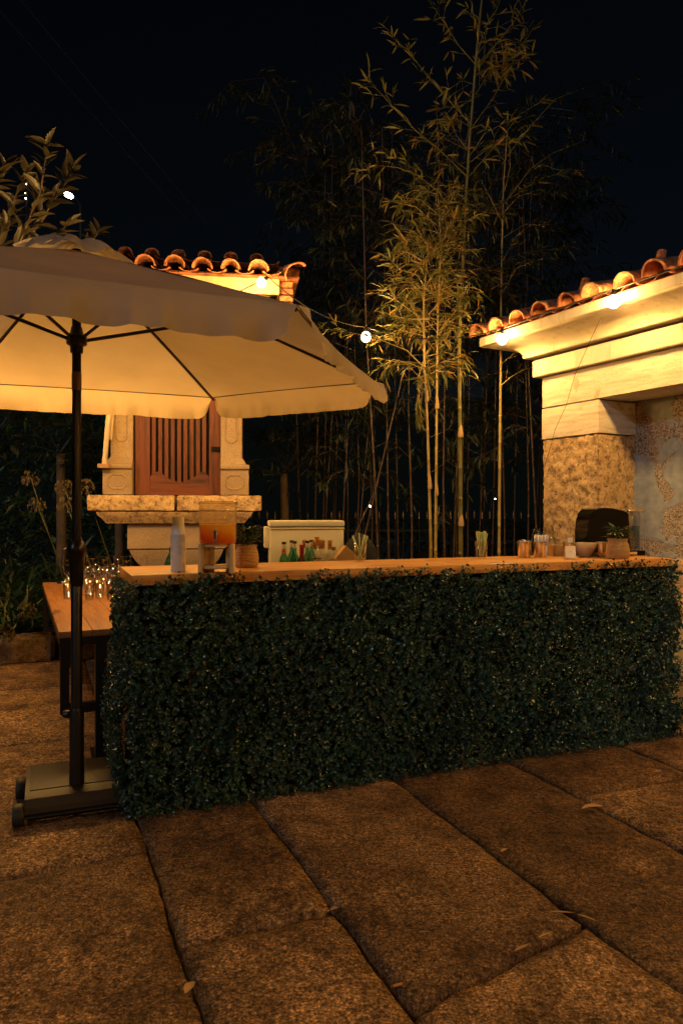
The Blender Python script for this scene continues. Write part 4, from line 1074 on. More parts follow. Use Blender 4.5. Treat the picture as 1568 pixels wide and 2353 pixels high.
bottle('squat clear bottle with metal cap, rightmost of the bottles', 766.5, 5.40, 1256, 'squat')
# acrylic trays
for lab, u, w_ in (('clear plastic tray round the green bottles', 668, .16), ('clear plastic tray before the gold-capped bottles', 735, .20)):
    o = thing('clear_tray', lab, 'tray', ontab(u, 5.33), 0, 'clear trays')
    MB().box((-w_/2, 0, 0), (w_/2, .003, .14)).build('front_panel', M['glass'], o)
    MB().prism([(-w_/2, .003, 0), (-w_/2, .06, 0), (-w_/2, .06, .17), (-w_/2, .003, .14)], (.003, 0, 0)).build('side_panel', M['glass'], o)
    MB().prism([(w_/2-.003, .003, 0), (w_/2-.003, .06, 0), (w_/2-.003, .06, .17), (w_/2-.003, .003, .14)], (.003, 0, 0)).build('side_panel', M['glass'], o)
# cardboard box, cloth bag
kbx = thing('cardboard_box', 'brown cardboard box tipped on its corner beside the cool box', 'box', ontab(808, 5.75) + V((0, 0, .10)))
kbx.rotation_euler = (0, R(40), R(10))
MB().box((-.12, 0, -.07), (.05, .15, .07), bev=.002).build('box_body', M['kraft'], kbx)
MB().box((.0505, .0, -.07), (.09, .004, .07), M=Matrix.Rotation(R(-12), 4, 'Y')).build('flap', M['kraft'], kbx)
mb = MB(); mb.lathe([(0, 0), (.12, 0), (.14, .05), (.13, .14), (.09, .21), (.05, .235), (.03, .26), (0, .262)], n=18)
mb.v = [tuple(V(p) + V((noise.noise(V(p)*14), noise.noise(V(p)*14+V((5, 0, 0))), 0))*.02) for p in mb.v]
o = mb.build('cloth_bag', M['blue_cloth'], None, smooth=True); o.location = ontab(826, 5.98) + V((0, 0, .06)); tag(o, 'slumped navy cloth bag behind the tipped cardboard box', 'bag')
o2 = MB().box((-.15, -.12, 0), (.15, .12, .06), bev=.004).build('crate', M['kraft'], None); o2.location = ontab(826, 5.98); tag(o2, 'low brown crate under the navy cloth bag', 'crate')
# white cabinet at right edge with a steel bowl
fr = thing('white_cabinet', 'white appliance cabinet at the right edge beyond the end of the bar', 'cabinet', (2.52, 5.02, 0), R(28))
MB().box((-.17, -.2, .02), (.25, .2, .62), bev=.01).build('cabinet_body', M['white_plastic'], fr, auto=40)
MB().box((-.17, -.212, .06), (.25, -.202, .60), bev=.004).build('cabinet_door', M['white_plastic'], fr, auto=40)
sb = link('steel_bowl', MB().lathe([(0, 0), (.05, 0), (.08, .03), (.10, .07), (.097, .07), (.075, .032), (0, .008)], n=24).mesh('steel_bowl', M['chrome'], True)); sb.location = (2.46, 4.93, .6205); tag(sb, 'shiny steel bowl on top of the white cabinet', 'bowl')

# ------------------------------------------------------------------ string lights
strg = thing('string_lights', 'festoon string of warm round bulbs from shrine roof to building cornice', 'string lights')
b1, b2 = P(600, 648, 7.02), P(840, 773, 6.65)
b3, b4 = P(1153, 778, 6.25), P(1409, 692, 5.20)
stepv = (b4-b3); stepv.z = 0
bulbs = [P(-330, 700, 4.9), P(-170, 735, 5.0), P(-15, 760, 5.15), P(145, 770, 5.4), P(300, 765, 5.75), P(440, 735, 6.3), b1, b2, b3, b4] + [b4 + stepv*k for k in range(1, 9)]
BULB = MB().lathe([(0, -.050), (.018, -.046), (.036, -.032), (.045, -.010), (.043, .012), (.032, .032), (.018, .042), (.014, .046)], n=20).mesh('bulb', M['bulb'], True)
SOCK = MB().lathe([(.0, .082), (.012, .082), (.017, .078), (.018, .04), (.014, .036), (0, .036)], n=14).mesh('socket', M['bulb_cap'], True)
hang = []
for i, p in enumerate(bulbs):
    o = link('bulb', BULB, strg); o.location = p; s_ = link('socket', SOCK, strg); s_.location = p
    if i == 6:
        s_.rotation_euler = (0, R(50), 0)
    hang.append(p + V((0, 0, .088)) if i != 6 else p + V((.065, 0, .055)))
    ld = bpy.data.lights.new('bulb_light', 'POINT'); ld.energy = BULB_W * (1.0); ld.color = BULB_COL; ld.shadow_soft_size = .055
    lo = bpy.data.objects.new('bulb_light', ld); COL.objects.link(lo); lo.location = p
pts = []
for i in range(len(hang)-1):
    A, B = hang[i], hang[i+1]; sag = .10 if i in (6, 7) else .02
    for k in range(12):
        t = k/12; q = A.lerp(B, t); q.z -= sag*4*t*(1-t) - (.02 if i > 7 else 0)*math.sin(math.pi*t); pts.append(q)
pts.append(hang[-1])
MB().tube(pts, .0055, 6).build('cable', M['bulb_cap'], strg, smooth=True)
# the same kind of string continues across the courtyard behind the camera
strg2 = thing('string_lights', 'second festoon string of warm bulbs hung low across the courtyard behind the viewer', 'string lights')
b2s = [V((2.3, -3.4, 2.6)), V((1.1, -3.4, 2.3)), V((-.1, -3.3, 2.2)), V((-1.3, -3.1, 2.3)), V((-2.5, -2.8, 2.6))]
for p in b2s:
    o = link('bulb', BULB, strg2); o.location = p; s_ = link('socket', SOCK, strg2); s_.location = p
    ld = bpy.data.lights.new('bulb_light', 'POINT'); ld.energy = BULB_W*.42; ld.color = BULB_COL; ld.shadow_soft_size = .055
    lo = bpy.data.objects.new('bulb_light', ld); COL.objects.link(lo); lo.location = p
MB().tube([p + V((0, 0, .088)) for p in b2s], .0055, 6).build('cable', M['bulb_cap'], strg2, smooth=True)

# thin loose wire down the wall
wp = [P(1380, 728, 5.3), P(1358, 775, 5.45), P(1320, 860, 5.85), P(1300, 930, 6.1), P(1275, 985, 6.25), P(1248, 1080, 6.4), P(1243, 1200, 6.42)]
o = MB().tube(wp, .0022, 5).build('loose_wire', M['bulb_cap'], None, smooth=True); tag(o, 'thin loose wire trailing down the corner of the cream building', 'wire')
# overhead wires far up
for lab, a, b in (('upper of two faint overhead wires crossing the dark sky', (-300, -420), (480, 520)), ('lower of two faint overhead wires crossing the dark sky', (-300, -310), (430, 505))):
    o = MB().tube([P(a[0], a[1], 14), P(b[0], b[1], 14)], .003, 5).build('overhead_wire', M['bulb_cap'], None); tag(o, lab, 'wire')

# ------------------------------------------------------------------ far lamps
def street_lamp(u, v, Y, rad, e, lab, cat='street lamp', oval=False, grp=None):
    p = P(u, v, Y); o = thing('street_lamp', lab, cat, (p.x, p.y, 0), 0, grp)
    MB().tube([(0, .9, -.04), (0, .9, p.z*.9), (0, .85, p.z+rad), (0, .5, p.z+rad*1.3), (0, rad*.5, p.z+rad*.9)], [.06, .045, .03, .022, .018], 8).build('post', M['iron'], o, smooth=True)
    MB().lathe([(0, -rad*.5), (rad*.8, -rad*.35), (rad, 0), (rad*.7, rad*.4), (0, rad*.5)], n=16, M=Matrix.Translation((0, 0, p.z)) @ Matrix.Rotation(R(20), 4, 'Y')).build('lamp_head', M['lamp_white'], o, smooth=True)
    MB().lathe([(0, rad*.52), (rad*.8, rad*.45), (rad*1.1, rad*.3)], n=16, M=Matrix.Translation((0, 0, p.z)) @ Matrix.Rotation(R(20), 4, 'Y')).build('lamp_hood', M['iron'], o, smooth=True)
    ld = bpy.data.lights.new('street_light', 'POINT'); ld.energy = e; ld.color = (1, .93, .8); ld.shadow_soft_size = rad*1.1
    lo = bpy.data.objects.new('street_light', ld); COL.objects.link(lo); lo.location = p
    return o
street_lamp(158, 448, 19, .115, 14, 'bright oval street lamp high above the parasol at the left')
street_lamp(849, 1162, 38, .085, 4, 'small distant lamp beyond the iron fence, left of the tall bamboo')
street_lamp(1135, 1145, 38, .075, 4, 'small distant lamp beyond the iron fence, right of the tall bamboo')
for k, (u, v, s_) in enumerate(((60, 422, .022), (58, 443, .014), (59, 455, .028))):
    lab = ['topmost', 'middle', 'lowest'][k] + ' of the three tiny lights glimpsed through the leaves at the left'
    p = P(u, v, 24); o = thing('distant_light', lab, 'light', (p.x, p.y, 0), 0, 'tiny distant lights')
    MB().tube([(.0, .1, -.04), (.0, .1, p.z)], .03, 6).build('post', M['iron'], o)
    MB().lathe([(0, -s_), (s_*.8, -s_*.5), (s_*.8, s_*.5), (0, s_)], c=(0, 0, p.z), n=10).build('lamp', M['bulb'], o, smooth=True)

# ------------------------------------------------------------------ added to hide the bright horizon sky: dark hill beyond
mb = MB(); nx, ny = 90, 8
for j in range(ny+1):
    for i in range(nx+1):
        x = -130 + 260*i/nx; t = j/ny
        mb.v.append((x + noise.noise(V((x*.3, t*9, 0)))*2, 62 + 30*t, -.1 + (15*math.sin(t*math.pi/2)**.7)*(1 + .25*noise.noise(V((x*.05, 0, 1))) + .12*noise.noise(V((x*.35, t*4, 1))))))
for j in range(ny):
    for i in range(nx): a = j*(nx+1)+i; mb.f.append((a, a+1, a+nx+2, a+nx+1))
o = mb.build('horizon_screen', simple('dark_screen', (.012, .02, .012), 1.0, var=.5, bs=3, bstr=1), None, smooth=True); o['kind'] = 'structure'

# ------------------------------------------------------------------ iron fence
fe = thing('iron_fence', 'black iron railing with gilt spear finials behind the bamboo', 'fence', (0, 10.2, 0), R(3))
PK = MB().box((-.009, -.009, 0), (.009, .009, 1.30)).mesh('picket', M['iron'])
FN = MB().lathe([(.006, 0), (.013, .012), (.006, .02), (.017, .045), (.010, .085), (0, .125)], n=6).mesh('finial', M['gilt'], True)
for k in range(54):
    x = -2.4 + k*.113
    p = link('picket', PK, fe, Matrix.Translation((x, 0, 0))); link('finial', FN, p, Matrix.Translation((0, 0, 1.30)))
for z in (.2, 1.12): MB().box((-2.5, -.012, z), (3.8, -.0095, z+.035)).build('rail', M['iron'], fe)

# ------------------------------------------------------------------ kerb and planting bed
kd = AX
KM = Matrix(((kd.x, -kd.y, 0, -4.6), (kd.y, kd.x, 0, 5.98), (0, 0, 1, 0), (0, 0, 0, 1)))
kb_ = thing('stone_kerb', 'low rough granite kerb edging the planting bed at the left', 'kerb'); kb_.matrix_world = KM
xx = 0
for k, L in enumerate((1.15, .95, 1.25)):
    rough_block((xx, 0, -.04), (xx+L-.012, .30, .25+.02*random.random()), 'kerb_stone', M['kerb'], kb_, .03, .05, 80+k, .02, 7); xx += L
bed = MB().prism([tuple(KM @ V((0, .28, .0))), tuple(KM @ V((3.35, .28, .0))), (-1.2, 9.8, 0), (-6.5, 9.0, 0)], (0, 0, .17)).build('planting_bed', M['soil']); bed['kind'] = 'structure'

# agapanthus clumps
def strap_clump(n, Lm, seed):
    rn = random.Random(seed); ls = LeafSet()
    for k in range(n):
        a = rn.random()*6.28; L = Lm*rn.uniform(.6, 1.1); wd = rn.uniform(.02, .034); el = rn.uniform(.5, 1.35); seg = 7
        p = V((rn.uniform(-.06, .06), rn.uniform(-.06, .06), 0)); v, f = [], []
        d = V((math.cos(a)*math.cos(el), math.sin(a)*math.cos(el), math.sin(el))); s = V((-math.sin(a), math.cos(a), 0))
        for i in range(seg+1):
            t = i/seg; ww = wd*min(1, (1-t)*3)*.5; v += [tuple(p - s*ww), tuple(p + s*ww)]
            d = (d + V((math.cos(a)*.10, math.sin(a)*.10, -.30*t*rn.uniform(.6, 1.6)))).normalized(); p = p + d*L/seg
        for i in range(seg): f.append((i*2, i*2+1, i*2+3, i*2+2))
        ls.V.append(np.array(v)); ls.F += [tuple(q+ls.o for q in x) for x in f]; ls.o += len(v)
    me = bpy.data.meshes.new('leaves'); me.from_pydata(np.concatenate(ls.V).tolist(), [], ls.F); me.materials.append(M['strap_leaf'])
    me.polygons.foreach_set('use_smooth', [True]*len(me.polygons)); return me
CL = [strap_clump(60, .85, s) for s in (1, 2, 3)]
def seed_head(parent, p, r):
    ls = MB(); rn = random
    for k in range(46):
        th = rn.random()*6.28; ph = rn.uniform(-.9, 1.2); d = V((math.cos(th)*math.cos(ph), math.sin(th)*math.cos(ph), math.sin(ph)))
        e = p + d*r*.8; q = e + V((d.x*.3, d.y*.3, -.9))*.035
        ls.tube([p + d*.01, e], .0012, 3, cap=False); ls.tube([e, (e+q)/2, q], [.003, .007, .001], 4)
    ls.build('seed_head', M['seed'], parent)
heads = [(70, 1096, 7.3, 'dry seed head highest of the heads left of the parasol pole'), (85, 1159, 7.2, 'dry seed head just below the highest one at far left'), (147, 1116, 7.1, 'dry round seed head close left of the parasol pole'),
         (152, 1157, 7.0, 'dry seed head below another, close left of the parasol pole'), (197, 1116, 7.2, 'dry seed head between the parasol pole and the shrine'), (62, 1401, 6.75, 'large drooping dry seed head above the kerb left of the table'),
         (10, 1452, 6.5, 'drooping dry seed head at the far left edge over the kerb')]
for k, (u, v, Y, lab) in enumerate(heads):
    hd = P(u, v, Y); low = v > 1300
    base = V((hd.x + (.28 if not low else -.12), Y+.45, .17)); o = thing('agapanthus', 'agapanthus plant bearing a ' + lab, 'plant', base, 0, 'agapanthus plants in the bed')
    c = link('leaves', CL[k % 3], o); c.rotation_euler.z = k; c.scale = (.9, .9, .9)
    h = hd - base
    if low: pts = [V((0, 0, 0)), V((h.x*.3, h.y*.4, .42)), V((h.x*.7, h.y*.8, h.z+.22)), V((h.x, h.y, h.z+.02))]
    else: pts = [V((0, 0, 0)), V((h.x*.35, h.y*.3, h.z*.4)), V((h.x*.75, h.y*.7, h.z*.75)), h]
    MB().tube(pts, .006, 6).build('stalk', M['stalk'], o, smooth=True); seed_head(o, h, .10)
spots = []
for r_ in range(5):
    for c_ in range(7):
        spots.append((-5.0 + c_*.52 + random.uniform(-.15, .15) + r_*.02, 6.75 + r_*.42 + c_*.17 + random.uniform(-.1, .1)))
for k, (x, y) in enumerate(spots):
    if x > -2.75 + (y-6.75)*.02 and y < 7.3 and x > -2.2: continue
    if x > -2.6 and y < 8.6: continue
    o = link('strap_leaved_plant', CL[k % 3]); o.location = (x, y, .17+.0); s_ = random.uniform(.8, 1.25); o.scale = (s_, s_, s_*(1+.25*(y-6.7)/2)); o.rotation_euler.z = random.random()*6
    tag(o, 'dark clump of strap leaves in the bed behind the granite kerb', 'plant', 'strap-leaved clumps in the bed')
# fan palm leaves
def fan_palm(loc, h, seed, lab):
    rn = random.Random(seed); o = thing('fan_palm', lab, 'palm', loc, 0, 'fan palms in the shrubbery')
    MB().tube([(0, 0, 0), (.02, 0, h*.5), (0, .02, h)], [.07, .06, .05], 8).build('trunk', M['bark'], o, smooth=True)
    for k in range(13):
        a = rn.random()*6.28; el = rn.uniform(-.1, 1.2); L = rn.uniform(.35, .6)
        d = V((math.cos(a)*math.cos(el), math.sin(a)*math.cos(el), math.sin(el))); e = V((0, 0, h)) + d*L
        mb = MB(); mb.tube([V((0, 0, h)), e], .006, 4); s = d.cross(V((0, 0, 1))).normalized(); up = s.cross(d)
        for q in range(17):
            t = R(-105 + 210*q/16); dd = (d*math.cos(t) + s*math.sin(t)).normalized(); ll = .36*(.75+.25*math.cos(t)); ns = dd.cross(up).normalized()*.011
            m_ = e + dd*ll*.5; tp = e + dd*ll + V((0, 0, -.09)); i = len(mb.v)
            mb.v += [tuple(e), tuple(m_-ns), tuple(m_+up*.006), tuple(m_+ns), tuple(tp)]; mb.f += [(i, i+1, i+2), (i, i+2, i+3), (i+1, i+4, i+2), (i+2, i+4, i+3)]
        mb.build('frond', M['dimmed_leaf'], o, fixn=False)
    return o
fan_palm((-3.35, 8.6, .1), 2.0, 1, 'fan palm with drooping fronds behind the parasol pole')
fan_palm((-2.75, 8.9, .1), 1.75, 2, 'fan palm close to the left side of the shrine')
fan_palm((-4.3, 8.9, .1), 2.2, 3, 'fan palm furthest left in the shrubbery')
fan_palm((-.75, 9.4, .0), 1.9, 5, 'fan palm just behind the right side of the shrine')
# dark shrubbery mass behind
ls = LeafSet(); pr = [leaf_shape(.10, .045, .2, .02, 2), leaf_shape(.14, .03, .2, .03, 2), leaf_shape(.07, .04, .2, 0, 2)]
for k in range(7500):
    x = random.uniform(-6.5, -1.6); y = 9.4 + random.random()*1.3 + .1*x; z = .1 + 2.6*random.random()**.9
    if noise.noise(V((x*1.3, y, z*1.3))) < -.25: continue
    d = V((random.gauss(0, 1), -abs(random.gauss(.3, .7)), random.gauss(-.2, .7)))
    ls.add(random.choice(pr), orient(V((x, y, z)), d, random.uniform(-1, 1), random.uniform(.8, 1.8)))
sh_ = ls.build('shrubbery', M['strap_leaf']); tag(sh_, 'dark leafy shrubbery massed behind the planting bed', 'shrubbery', None, 'stuff')
ls = LeafSet()
for k in range(9000):
    x = random.uniform(-9, 9); y = 15 + random.random()*1.5; z = 1.2*random.random()**.7
    ls.add(random.choice(pr), orient(V((x, y, z)), V((random.gauss(0, 1), -1, random.gauss(0, .7))), 0, random.uniform(1, 2)))
h_ = ls.build('far_undergrowth', M['strap_leaf']); tag(h_, 'low dark undergrowth far beyond the iron fence', 'undergrowth', None, 'stuff')

# ------------------------------------------------------------------ magnolia branches top left
mg = thing('broadleaf_tree', 'tree with broad oval leaves rising behind the parasol at the upper left', 'tree', (-3.4, 5.9, 0))
mgo = V((-3.4, 5.9, 0))
MB().tube([(0, 0, -.04), (.05, .02, 1.2), (-.02, 0, 2.4), (.15, -.1, 3.1)], [.09, .08, .06, .04], 10).build('trunk', M['bark'], mg, smooth=True)
brs = [[(20, 620), (60, 520), (92, 440), (104, 370), (108, 335)], [(-10, 590), (20, 500), (40, 440), (60, 400)], [(60, 560), (110, 480), (150, 420), (165, 395)], [(-40, 480), (-10, 420), (10, 390)],
       [(70, 600), (100, 560), (150, 520)], [(0, 600), (5, 540), (30, 500)], [(180, 600), (205, 560), (225, 535)], [(40, 590), (90, 500), (85, 460)]]
LFM = []
for L, wd in ((.17, .062), (.14, .05), (.19, .06)):
    v, f = leaf_shape(L, wd, .22, .035, 6); me = bpy.data.meshes.new('leaf'); me.from_pydata(v.tolist(), [], f); me.materials.append(M['big_leaf']); me.polygons.foreach_set('use_smooth', [True]*len(me.polygons)); LFM.append(me)
for k, b in enumerate(brs):
    Yb = 5.7 + (k % 3)*.18 + (1.6 if k == 6 else 0)
    pts = [P(u, v, Yb) - mgo for u, v in b]
    st = MB().tube([V((.1, -.1, 3.0))] + pts if k != 6 else [V((.6, .2, 2.9))] + pts, .008, 6).build('branch', M['bark'], mg, smooth=True)
    pl = []
    for i in range(len(pts)-1):
        for t in (0, .25, .5, .75): pl.append((pts[i].lerp(pts[i+1], t), (pts[i+1]-pts[i]).normalized()))
    pl.append((pts[-1], (pts[-1]-pts[-2]).normalized())); pl.append((pts[-1], (pts[-1]-pts[-2]).normalized()))
    for p, d in pl:
        for q in range(2 if p is not pts[-1] else 3):
            dd = (d*.8 + V((random.gauss(0, 1), random.gauss(-.2, .5), random.gauss(.1, .55)))*.75)
            link('leaf', random.choice(LFM), mg, orient(p, dd, random.uniform(-.6, .6), random.uniform(.7, 1.1)))

# ------------------------------------------------------------------ bamboo
BLP = [leaf_shape(L, wd, .18, dr, 3) for L, wd, dr in ((.14, .021, .02), (.12, .018, .03), (.16, .023, .035), (.105, .017, .01))]
BLM = []
for v, f in BLP:
    me = bpy.data.meshes.new('leaf'); me.from_pydata(v.tolist(), [], f); me.materials.append(M['bamboo_leaf']); me.polygons.foreach_set('use_smooth', [True]*len(me.polygons)); BLM.append(me)
def culm_mesh(pts, r0, r1, node=.27, sides=10):
    # resample the path and swell it at the nodes
    pts = [V(p) for p in pts]; seg = [(pts[i+1]-pts[i]).length for i in range(len(pts)-1)]; T = sum(seg)
    def at(s):
        for i, L in enumerate(seg):
            if s <= L or i == len(seg)-1: return pts[i].lerp(pts[i+1], min(1, s/L))
            s -= L
    P_, R_ = [], []; s = 0; nodes = []
    while s < T:
        r = r0+(r1-r0)*s/T; nodes.append(at(s))
        for ds, k in ((0, 1.0), (.006, 1.22), (.012, .96), (.03, 1.0), (node*.55, .99)):
            if s+ds < T: P_.append(at(s+ds)); R_.append(r*k)
        s += node*random.uniform(.9, 1.1)
    P_.append(at(T)); R_.append(r1)
    return MB().tube(P_, R_, sides), nodes, at, T
def leafy(ls, p, d, n, droop, spread=.7, objs=None, parent=None, sc=1.0):
    for q in range(n):
        dd = d*.9 + V((random.gauss(0, 1), random.gauss(0, 1), random.gauss(-droop, .6)))*spread
        Mx = orient(p + d*random.uniform(-.03, .04), dd, random.uniform(-.9, .9), random.uniform(.65, 1.1)*sc)
        if objs is not None and objs[0] > 0:
            objs[0] -= 1; link('leaf', random.choice(BLM), parent, Mx)
        else: ls.add(random.choice(BLP), Mx)
def branch(bm_, ls, pts, droop=.1, dens=1.0, t0=.25, objs=None, parent=None, r=.0045, twig=.16, sc=1.0, spread=.7):
    pts = [V(p) for p in pts]
    seg = [(pts[i+1]-pts[i]).length for i in range(len(pts)-1)]; T = sum(seg)
    bm_.tube(pts, [r*(1-.75*i/(len(pts)-1)) for i in range(len(pts))], 5)
    s = t0*T
    while s < T:
        q = s; i = 0
        while i < len(seg)-1 and q > seg[i]: q -= seg[i]; i += 1
        p = pts[i].lerp(pts[i+1], q/seg[i]); d = (pts[i+1]-pts[i]).normalized()
        sd_ = V((random.gauss(0, 1), random.gauss(0, .8), random.gauss(.15-droop, .6))).normalized()
        td = (d*.9 + sd_*.8).normalized(); L = twig*random.uniform(.4, 1.2)*(1.1-.4*s/T)
        e = p + td*L; bm_.tube([p, e], [.0018, .0008], 3, cap=False)
        leafy(ls, e, td, random.choice((2, 3, 4)), droop, spread, objs, parent, sc)
        if random.random() < .5: leafy(ls, p.lerp(e, .5), td, 1, droop, .9, objs, parent, sc)
        s += random.uniform(.045, .10)/dens
    leafy(ls, pts[-1], (pts[-1]-pts[-2]).normalized(), 4, droop, .45, objs, parent, sc)
def Z6(x, y): return (624.8+x*.5157, y*.5157)
def bamboo(lab, path, r0, mat, brl, Y, indiv=0, leafmat='bamboo_leaf', rand_br=(0, 0, 0, 0), droop=.1, sc=1.0, group='front bamboo culms'):
    base = path[0]; o = thing('bamboo', lab, 'bamboo', base, 0, group)
    loc = [p-base for p in path]
    mb, nodes, at, T = culm_mesh(loc, r0, r0*.35); mb.build('culm', mat, o, smooth=True)
    bmx = MB(); ls = LeafSet(); objs = [indiv] if indiv else None
    for b in brl:
        dd = b[1] if isinstance(b[1], (int, float)) else .1
        pts = [P(*Z6(x, y), Y + k*b[2]) - base for k, (x, y) in enumerate(b[0])]
        branch(bmx, ls, pts, dd, b[3] if len(b) > 3 else 1.0, .2, objs, o, r=.006, sc=sc)
    n, za, zb, Lb = rand_br
    for k in range(n):
        s = T*(za+(zb-za)*random.random()); p = at(s); a = random.random()*6.28; el = random.uniform(.2, .9); L = Lb*random.uniform(.5, 1.1)
        d = V((math.cos(a)*math.cos(el), math.sin(a)*math.cos(el), math.sin(el)))
        m_ = p + d*L*.5; e = p + d*L + V((0, 0, -.25*L*(1+droop)))
        branch(bmx, ls, [p, m_, e], droop+.25, .9, .15, None, o, r=.0035, sc=sc)
    if bmx.v: bmx.build('branches', mat, o)['kind'] = 'stuff'
    l = ls.build('foliage', M[leafmat], o)
    if l: l['kind'] = 'stuff'
    # pale papery sheaths at some nodes
    for nd in nodes[random.choice((4, 5, 6))::random.choice((3, 4))][:2]:
        if r0 > .014 and leafmat == 'bamboo_leaf':
            MB().lathe([(r0*1.1, 0), (r0*1.15, .03), (r0*.75, .09), (r0*.12, .15)], c=(nd.x+.004, nd.y-.006, nd.z), n=9).build('sheath', simple('dry_sheath', (.38, .26, .12), .7) if 'SH' not in M else M['SH'], o, smooth=True)
    return o
M['SH'] = simple('dry_sheath', (.38, .26, .12), .7)
Ym = 6.75
def pathpx(lst, Y): return [P(u, v, Y) if v is not None else PX(u, Y, -.04) for u, v in lst]
bamboo('tallest green bamboo with wide forked branches reaching the top of the picture', pathpx([(1058, None), (1057, 1100), (1054, 800), (1062, 620), (1070, 450), (1080, 300), (1094, 120), (1110, -40), (1125, -160)], Ym), .0235, M['culm_green'],
       [([(918, 300), (830, 200), (760, 90), (690, -10)], .05, .05), ([(918, 300), (1000, 190), (1080, 90), (1130, 0)], .05, -.05),
        ([(893, 560), (800, 460), (720, 370), (640, 270), (590, 215), (535, 150)], .0, .03, .9), ([(893, 560), (980, 440), (1060, 300), (1110, 200), (1150, 145)], .0, -.04, .9),
        ([(872, 790), (1000, 640), (1100, 510), (1190, 455)], .05, .0), ([(872, 790), (740, 660), (640, 580), (560, 500), (490, 420), (430, 365)], .0, -.02, .95),
        ([(862, 1020), (740, 850), (650, 780), (560, 745), (470, 735), (380, 765)], .1, -.06, 1.2), ([(862, 1020), (960, 930), (1080, 870), (1200, 790), (1310, 770)], .05, .02, .8),
        ([(850, 1260), (950, 1200), (1100, 1130), (1300, 1100)], .05, .06, .8), ([(850, 1260), (760, 1150), (640, 1080), (560, 1060)], .1, -.05, 1.3),
        ([(940, 170), (900, 80), (880, -20)], .05, 0), ([(945, 120), (1000, 40), (1030, -40)], .05, 0), ([(905, 420), (960, 330), (1020, 300)], .1, .05), ([(880, 680), (820, 600), (800, 530)], .1, .05),
        ([(835, 1400), (900, 1310), (960, 1290), (1050, 1330)], .15, .05, .9), ([(862, 920), (930, 900), (1010, 950)], .2, .05, .9)], Ym, indiv=290, rand_br=(24, .45, .85, .55))
bamboo('green bamboo with dense drooping foliage left of the tallest one', pathpx([(990, None), (989, 1240), (982, 1000), (975, 850), (972, 700), (980, 600), (985, 540)], 6.6), .017, M['culm_yellow'],
       [([(690, 1650), (600, 1560), (450, 1500), (350, 1480), (230, 1465)], .1, -.05, .9), ([(690, 1650), (620, 1620), (540, 1600), (470, 1640)], .4, -.02, 1.2), ([(690, 1640), (760, 1610), (830, 1590)], .2, .0),
        ([(690, 1480), (640, 1400), (560, 1340), (510, 1300)], .2, -.05, 1.5), ([(700, 1300), (640, 1220), (570, 1200), (530, 1160)], .1, -.05, 1.6), ([(700, 1250), (760, 1160), (800, 1080)], .1, .0, 1.5),
        ([(695, 1400), (760, 1330), (820, 1310)], .2, -.04, 1.5), ([(700, 1180), (690, 1090), (640, 1010)], .1, -.02, 1.6), ([(700, 1420), (600, 1420), (520, 1400)], .4, -.05, 1.3), ([(690, 1560), (650, 1680), (655, 1800), (665, 1860)], .8, -.03, 1.6)], 6.6, rand_br=(36, .64, 1.0, .48), droop=.12)
bamboo('yellow bamboo second from the left of the bright group', pathpx([(1000, None), (1000, 1240), (1002, 1000), (1003, 850), (1006, 700), (1012, 560), (1005, 430)], 6.75), .0165, M['culm_yellow'],
       [([(735, 1500), (800, 1400), (860, 1340)], .2, .0, 1.3), ([(735, 1300), (680, 1180), (600, 1100)], .1, .0, 1.4), ([(735, 1150), (780, 1020), (760, 900)], .1, 0, 1.4), ([(730, 1000), (640, 920), (550, 900)], .3, 0, 1.3)], 6.75, rand_br=(32, .66, 1.0, .48), droop=.12)
bamboo('yellow bamboo standing next to the corner of the cream building', pathpx([(1145, None), (1146, 1200), (1148, 950), (1150, 780), (1152, 600), (1156, 420), (1165, 300)], 6.9), .018, M['culm_yellow'],
       [([(1015, 1720), (1060, 1680), (1110, 1650), (1160, 1635)], .1, .0), ([(1025, 1060), (1120, 1000), (1260, 1000)], .1, .1, .7), ([(1035, 850), (1060, 740), (1055, 660)], .1, 0), ([(1040, 900), (1150, 750), (1250, 680), (1400, 620)], .1, .1, .7), ([(1030, 1000), (980, 900), (930, 800)], .1, 0),
        ([(1040, 700), (1150, 560), (1260, 440), (1360, 400)], .1, .1, .6)], 6.9, rand_br=(12, .55, .98, .7), leafmat='dimmed_leaf')
# grove behind: (u at foot, u at v 900, Y, radius)
grove = [(700, 697, 9.4, .020), (716, 714, 9.0, .013), (736, 733, 9.1, .011), (742, 741, 9.0, .011), (784, 783, 8.8, .014), (800, 795, 8.9, .010), (812, 826, 8.6, .011), (876, 868, 7.9, .017), (896, 894, 8.3, .014),
         (917, 914, 8.8, .012), (945, 939, 8.0, .016), (1025, 1009, 7.6, .014), (1035, 1050, 8.0, .014), (1048, 1062, 8.4, .012), (1075, 1088, 8.4, .012), (1090, 1104, 8.8, .012), (1100, 1110, 9.0, .010), (1108, 1118, 8.6, .011), (1125, 1150, 8.1, .013),
         (1160, 1172, 7.7, .014), (1178, 1190, 8.5, .011), (1210, 1222, 7.8, .014), (1243, 1234, 7.3, .016), (985, 976, 7.4, .013), (1065, 1063, 7.9, .013), (1228, 1229, 8.9, .012), (860, 858, 9.2, .01), (770, 768, 9.5, .011)]
grove.sort()
GO = ['first','second','third','fourth','fifth','sixth','seventh','eighth','ninth','tenth','eleventh','twelfth','thirteenth','fourteenth','fifteenth','sixteenth','seventeenth','eighteenth','nineteenth','twentieth','twenty-first','twenty-second','twenty-third','twenty-fourth','twenty-fifth','twenty-sixth','twenty-seventh','twenty-eighth']
